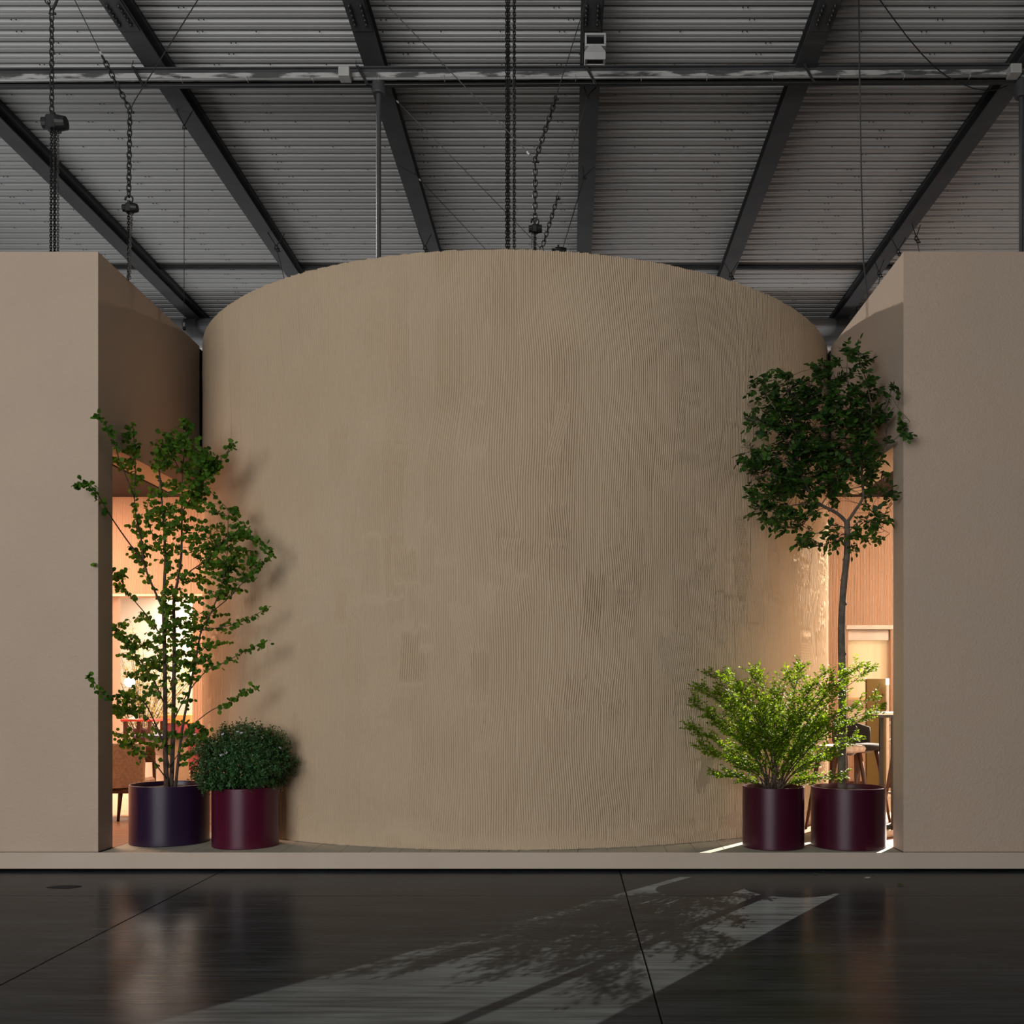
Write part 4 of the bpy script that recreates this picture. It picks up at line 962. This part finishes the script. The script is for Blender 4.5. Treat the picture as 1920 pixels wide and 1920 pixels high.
# ---- fresh green shrub, right
GYp = 0.349
t = thing('potted_feathery_shrub', 'feathery bright green shrub spreading wide from a burgundy planter', 'potted shrub', (WX(1450, GYp), GYp, PLAT))
planter(1450, 1595, .264, GYp, .682, M['burgundy_dark'], t)
tips = [(1296, 1366, -.1), (1300, 1318, -.12), (1312, 1292, .0), (1335, 1262, .05), (1362, 1268, -.1), (1385, 1290, -.2), (1408, 1262, .02), (1432, 1266, .08), (1452, 1300, -.2), (1476, 1262, .04), (1505, 1250, -.05), (1522, 1285, -.2),
        (1545, 1262, .0), (1568, 1290, -.1), (1582, 1262, -.22), (1606, 1252, -.28), (1628, 1258, -.3), (1640, 1305, -.3), (1650, 1330, -.33), (1622, 1345, -.25), (1600, 1385, -.2), (1312, 1400, -.1), (1340, 1412, .0), (1365, 1330, -.25), (1420, 1340, -.28),
        (1480, 1345, -.28), (1345, 1452, -.1), (1540, 1350, -.1), (1560, 1415, -.05), (1575, 1455, -.1), (1330, 1345, -.15), (1390, 1380, -.3), (1500, 1400, -.25), (1588, 1330, -.2), (1350, 1300, .1), (1460, 1330, .2)]
tb = MB(); tw = MB(); leaves = []
for (px, py, d) in tips:
    b0 = W(1450 + random.uniform(-16, 16), 1482, GYp + random.uniform(-.06, .06)); tip = W(px, py, GYp + d)
    h = (tip - b0); m1 = b0 + Vector((h.x * .22, h.y * .3, h.z * .40)) + rv(.012); m2 = b0 + Vector((h.x * .58, h.y * .65, h.z * .76)) + rv(.015)
    sp = spline([b0, m1, m2, tip], 7); tb.tube(sp, .0075, .0016, 6)
    n = len(sp); L = h.length
    for i in range(6, n):
        f = i / n
        for q in range(3 if f > .35 else 1):
            ax = (sp[min(i + 1, n - 1)] - sp[i - 1]).normalized(); sd = rv(1); sd = (sd - ax * sd.dot(ax)).normalized(); sd.z *= .35; sd.y *= .8
            dd = (ax * .75 + sd).normalized(); ln = random.uniform(.07, .19) * (1.15 - .5 * f); e = sp[i] + dd * ln + Vector((0, 0, .01))
            tw.tube([sp[i], sp[i] + dd * ln * .5 + Vector((0, 0, .006)), e], .0013, .0006, 3, False)
            nl = int(ln / .0085)
            for k in range(nl):
                pp = sp[i] + (e - sp[i]) * ((k + 1) / nl); s2 = dd.cross(Vector((0, 0, 1))); s2 = s2.normalized() if s2.length > .01 else Vector((1, 0, 0))
                s2 = s2 * (1 if k % 2 else -1)
                leaves.append((tuple(pp + rv(.004)), tuple(s2 + dd * .7 + rv(.25)), tuple(Vector((0, -.8, .7)) + rv(.5)), random.uniform(.022, .036)))
tb.build('stems', M['bark'], t, True); tag(tw.build('twigs', M['twig'], t), kind='stuff')
print('shrub leaves', put_leaves(t, leaves, 'tiny', M['leaf_shrub'], 0))

# ---- tall tree, right
TY = 0.392
t = thing('potted_tall_tree', 'tall slim tree with bare trunk and dark round crown in a burgundy planter', 'potted tree', (WX(1590.5, TY), TY, PLAT))
planter(1590.5, 1596, .3185, TY, .674, M['burgundy_dark'], t)
b = MB(); tr = spline([W(1578, 1482, TY), W(1579, 1400, TY), W(1580, 1330, TY), W(1579, 1250, TY), W(1578, 1180, TY), W(1581, 1110, TY), W(1587, 1050, TY), W(1589, 1010, TY), W(1588, 975, TY)], 6)
b.tube(tr, .038, .023, 12)
for q in range(9):
    p = tr[8 + q * 4]; b.ball(p + Vector((random.choice((-1, 1)) * .026, -.012, 0)), .012, .012, .014, 6, 4)
b.build('trunk', M['bark_grey'], t, True)
limbs = [([(1588, 980, 0), (1569, 962, -.02), (1534, 943, -.05), (1518, 922, -.06), (1503, 890, -.08), (1494, 850, -.1), (1492, 810, -.1), (1480, 760, -.1), (1475, 700, -.1)], .017, .003),
 ([(1588, 980, 0), (1600, 962, 0), (1618, 932, 0), (1616, 900, -.01), (1616, 870, -.02), (1619, 824, -.04), (1626, 793, -.06), (1634, 772, -.06), (1630, 740, -.06), (1620, 700, -.06), (1607, 662, -.05)], .015, .002),
 ([(1628, 788, -.06), (1645, 775, -.08), (1660, 762, -.10), (1668, 740, -.12), (1676, 722, -.36)], .007, .002),
 ([(1534, 943, -.05), (1505, 945, -.1), (1470, 950, -.14), (1440, 955, -.16), (1412, 952, -.18)], .008, .002),
 ([(1518, 922, -.06), (1480, 905, -.1), (1445, 890, -.14), (1402, 905, -.18)], .008, .002),
 ([(1503, 890, -.08), (1465, 860, -.12), (1430, 845, -.14), (1388, 838, -.16)], .008, .002),
 ([(1494, 850, -.1), (1465, 815, -.12), (1432, 795, -.14), (1395, 782, -.16)], .007, .002),
 ([(1492, 810, -.1), (1460, 775, -.12), (1440, 745, -.12), (1425, 716, -.12)], .007, .002),
 ([(1616, 870, -.02), (1590, 830, .04), (1565, 790, .06), (1550, 740, .06), (1545, 690, .06)], .008, .002),
 ([(1619, 824, -.04), (1600, 785, 0), (1592, 740, 0), (1588, 700, 0), (1590, 648, 0)], .007, .002),
 ([(1590, 830, .04), (1545, 810, .05), (1510, 775, .05), (1520, 725, .05)], .006, .002),
 ([(1616, 900, -.01), (1640, 880, -.04), (1655, 850, -.06), (1662, 815, -.08)], .006, .002),
 ([(1619, 930, 0), (1645, 925, -.04), (1668, 920, -.06)], .006, .002),
 ([(1634, 835, -.06), (1660, 832, -.2), (1680, 822, -.4), (1706, 790, -.48)], .005, .0015),
 ([(1589, 1000, 0), (1615, 975, -.06), (1640, 985, -.1), (1668, 1000, -.12)], .006, .002),
 ([(1588, 990, 0), (1560, 985, -.06), (1530, 1000, -.1), (1505, 985, -.12)], .006, .002),
 ([(1588, 1000, 0), (1575, 1005, -.1), (1545, 1025, -.12)], .005, .002)]
b = MB(); SP = []
for pts, r0, r1 in limbs:
    sp = spline([W(a, c, TY + d) for a, c, d in pts], 5); b.tube(sp, r0, r1, 7); SP += sp
b.build('branches', M['bark_grey'], t, True)
blobs = [(1540, 800, 95, 90, 78), (1480, 850, 72, 80, 50), (1600, 800, 66, 80, 44), (1500, 740, 60, 40, 20), (1580, 720, 52, 46, 20), (1450, 770, 40, 45, 15), (1440, 900, 45, 60, 22), (1500, 930, 70, 50, 32), (1560, 880, 80, 60, 44),
         (1630, 760, 38, 45, 16), (1640, 870, 32, 60, 18), (1640, 950, 34, 40, 14), (1645, 1005, 26, 22, 9), (1535, 1010, 40, 24, 10), (1480, 975, 40, 24, 10), (1600, 1000, 40, 24, 8), (1425, 955, 20, 22, 6), (1405, 860, 18, 40, 7), (1410, 785, 18, 16, 5), (1428, 722, 14, 12, 6), (1475, 700, 14, 14, 4), (1592, 668, 14, 18, 6), (1612, 675, 14, 18, 5), (1545, 690, 18, 20, 4), (1672, 735, 10, 18, 3), (1695, 805, 12, 14, 4)]
leaves = []; tw = MB()
def pinnate(p0, p1):
    n = random.randint(3, 4); ax = (p1 - p0); L = ax.length; ax = ax / L; up = (Vector((0, -.45, .9)) + rv(.4)).normalized(); sd = ax.cross(up).normalized()
    tw.tube([p0, (p0 + p1) / 2 + Vector((0, 0, .008)), p1], .0016, .0009, 3, False)
    for k in range(n):
        q = p0 + (p1 - p0) * (.35 + .6 * k / n) + Vector((0, 0, .006))
        for s in (-1, 1): leaves.append((tuple(q), tuple(sd * s + ax * .55 + rv(.2) + Vector((0, 0, -.18))), tuple(up + rv(.35)), random.uniform(.036, .060)))
    leaves.append((tuple(p1), tuple(ax + Vector((0, 0, -.2))), tuple(up), random.uniform(.040, .060)))
for bx, by, rx, ry, nt_ in blobs:
    for k in range(int(nt_ * (1.7 if nt_ > 9 else 1.2))):
        a = random.uniform(0, 2 * PI); q = math.sqrt(random.random()); dy = max(-.32, min(.45, random.gauss(.0, .22)))
        if bx > 1660: dy = -.46 + random.uniform(-.05, .05)
        tip = W(bx + rx * q * math.cos(a), by + ry * q * math.sin(a), TY + dy)
        if tip.x > XR - .03 and dy > -.4: continue
        st = nearest(SP, tip); d = tip - st
        if d.length > .05: tw.tube([st, (st + tip) / 2 + rv(.012), tip], .0026, .0012, 4, False)
        dd = (d.normalized() + rv(.4)).normalized()
        pinnate(tip - dd * .05, tip + dd * random.uniform(.06, .11))
        if random.random() < .55:
            dd = (d.normalized() + rv(.9)).normalized(); m_ = st + d * .6; pinnate(m_, m_ + dd * random.uniform(.09, .14))
tag(tw.build('twigs', M['bark'], t), kind='stuff')
print('ash leaves', put_leaves(t, leaves, 'lance', M['leaf_ash']))

# ---- yellow lit shrub in the back room
yv = 8.6; t = thing('potted_yellow_shrub', 'airy yellow lit shrub in a pot in the bright room beyond the left doorway', 'potted shrub', (WX(262, yv), yv, PLAT))
cx = WX(268, yv); b = MB(); b.lathe([(.22, PLAT), (.26, PLAT + .42), (.24, PLAT + .42), (.23, PLAT + .38)], (cx, yv), 24, True, True); b.build('planter', M['white'], t)
tb = MB(); leaves = []
for k in range(34):
    a = random.uniform(-1.1, 1.1); ln = random.uniform(1.0, 2.0); b0 = Vector((cx, yv, PLAT + .38)); tip = b0 + Vector((math.sin(a) * ln * .75, random.gauss(0, .25), .55 + math.cos(a) * ln * .75))
    sp = spline([b0, b0 + (tip - b0) * .45 + Vector((0, 0, .15)), tip], 8); tb.tube(sp, .009, .002, 5)
    for p in sp[5:]:
        for q in range(7): leaves.append((tuple(p + rv(.055)), tuple(rv(1)), tuple(rv(1)), random.uniform(.03, .05)))
tb.build('stems', M['twig'], t)
put_leaves(t, leaves, 'tiny', M['leaf_yellow'], 0)

# a few fallen leaves on the floor
fl_ = [(1532, 1640, .030), (1690, 1661, .05), (1640, 1641, .03), (1545, 1636, .02)]
for (px, py, s), lab in zip(fl_, ('left of the right planters shadow', 'farthest right', 'nearest the right box base', 'closest to the platform edge')):
    d = 337 / (py - 1297) * D0 - D0; p = (WX(px, d), d, .004); V, F = leaf_template('round'); V = V * s; V[:, 2] = np.abs(V[:, 2]) + .002
    o = link('fallen_leaf', np_mesh('fallen_leaf', V, F, M['leaf_birch']), None, Matrix.Translation(p) @ Matrix.Rotation(random.uniform(0, 6), 4, 'Z'))
    tag(o, 'small green fallen leaf on the dark floor, ' + lab, 'leaf', 'fallen leaves')
b = MB(); d = 337 / (1663 - 1297) * D0 - D0; x = WX(122, d); n = 9
b.extrude([(x + .11 * math.cos(2 * PI * k / n) * (1 + .3 * (k % 2)), d + .06 * math.sin(2 * PI * k / n)) for k in range(n)], 'z', .0, .003)
tag(b.build('floor_patch', M['joint']), 'small dark patch on the floor at far left', 'patch')
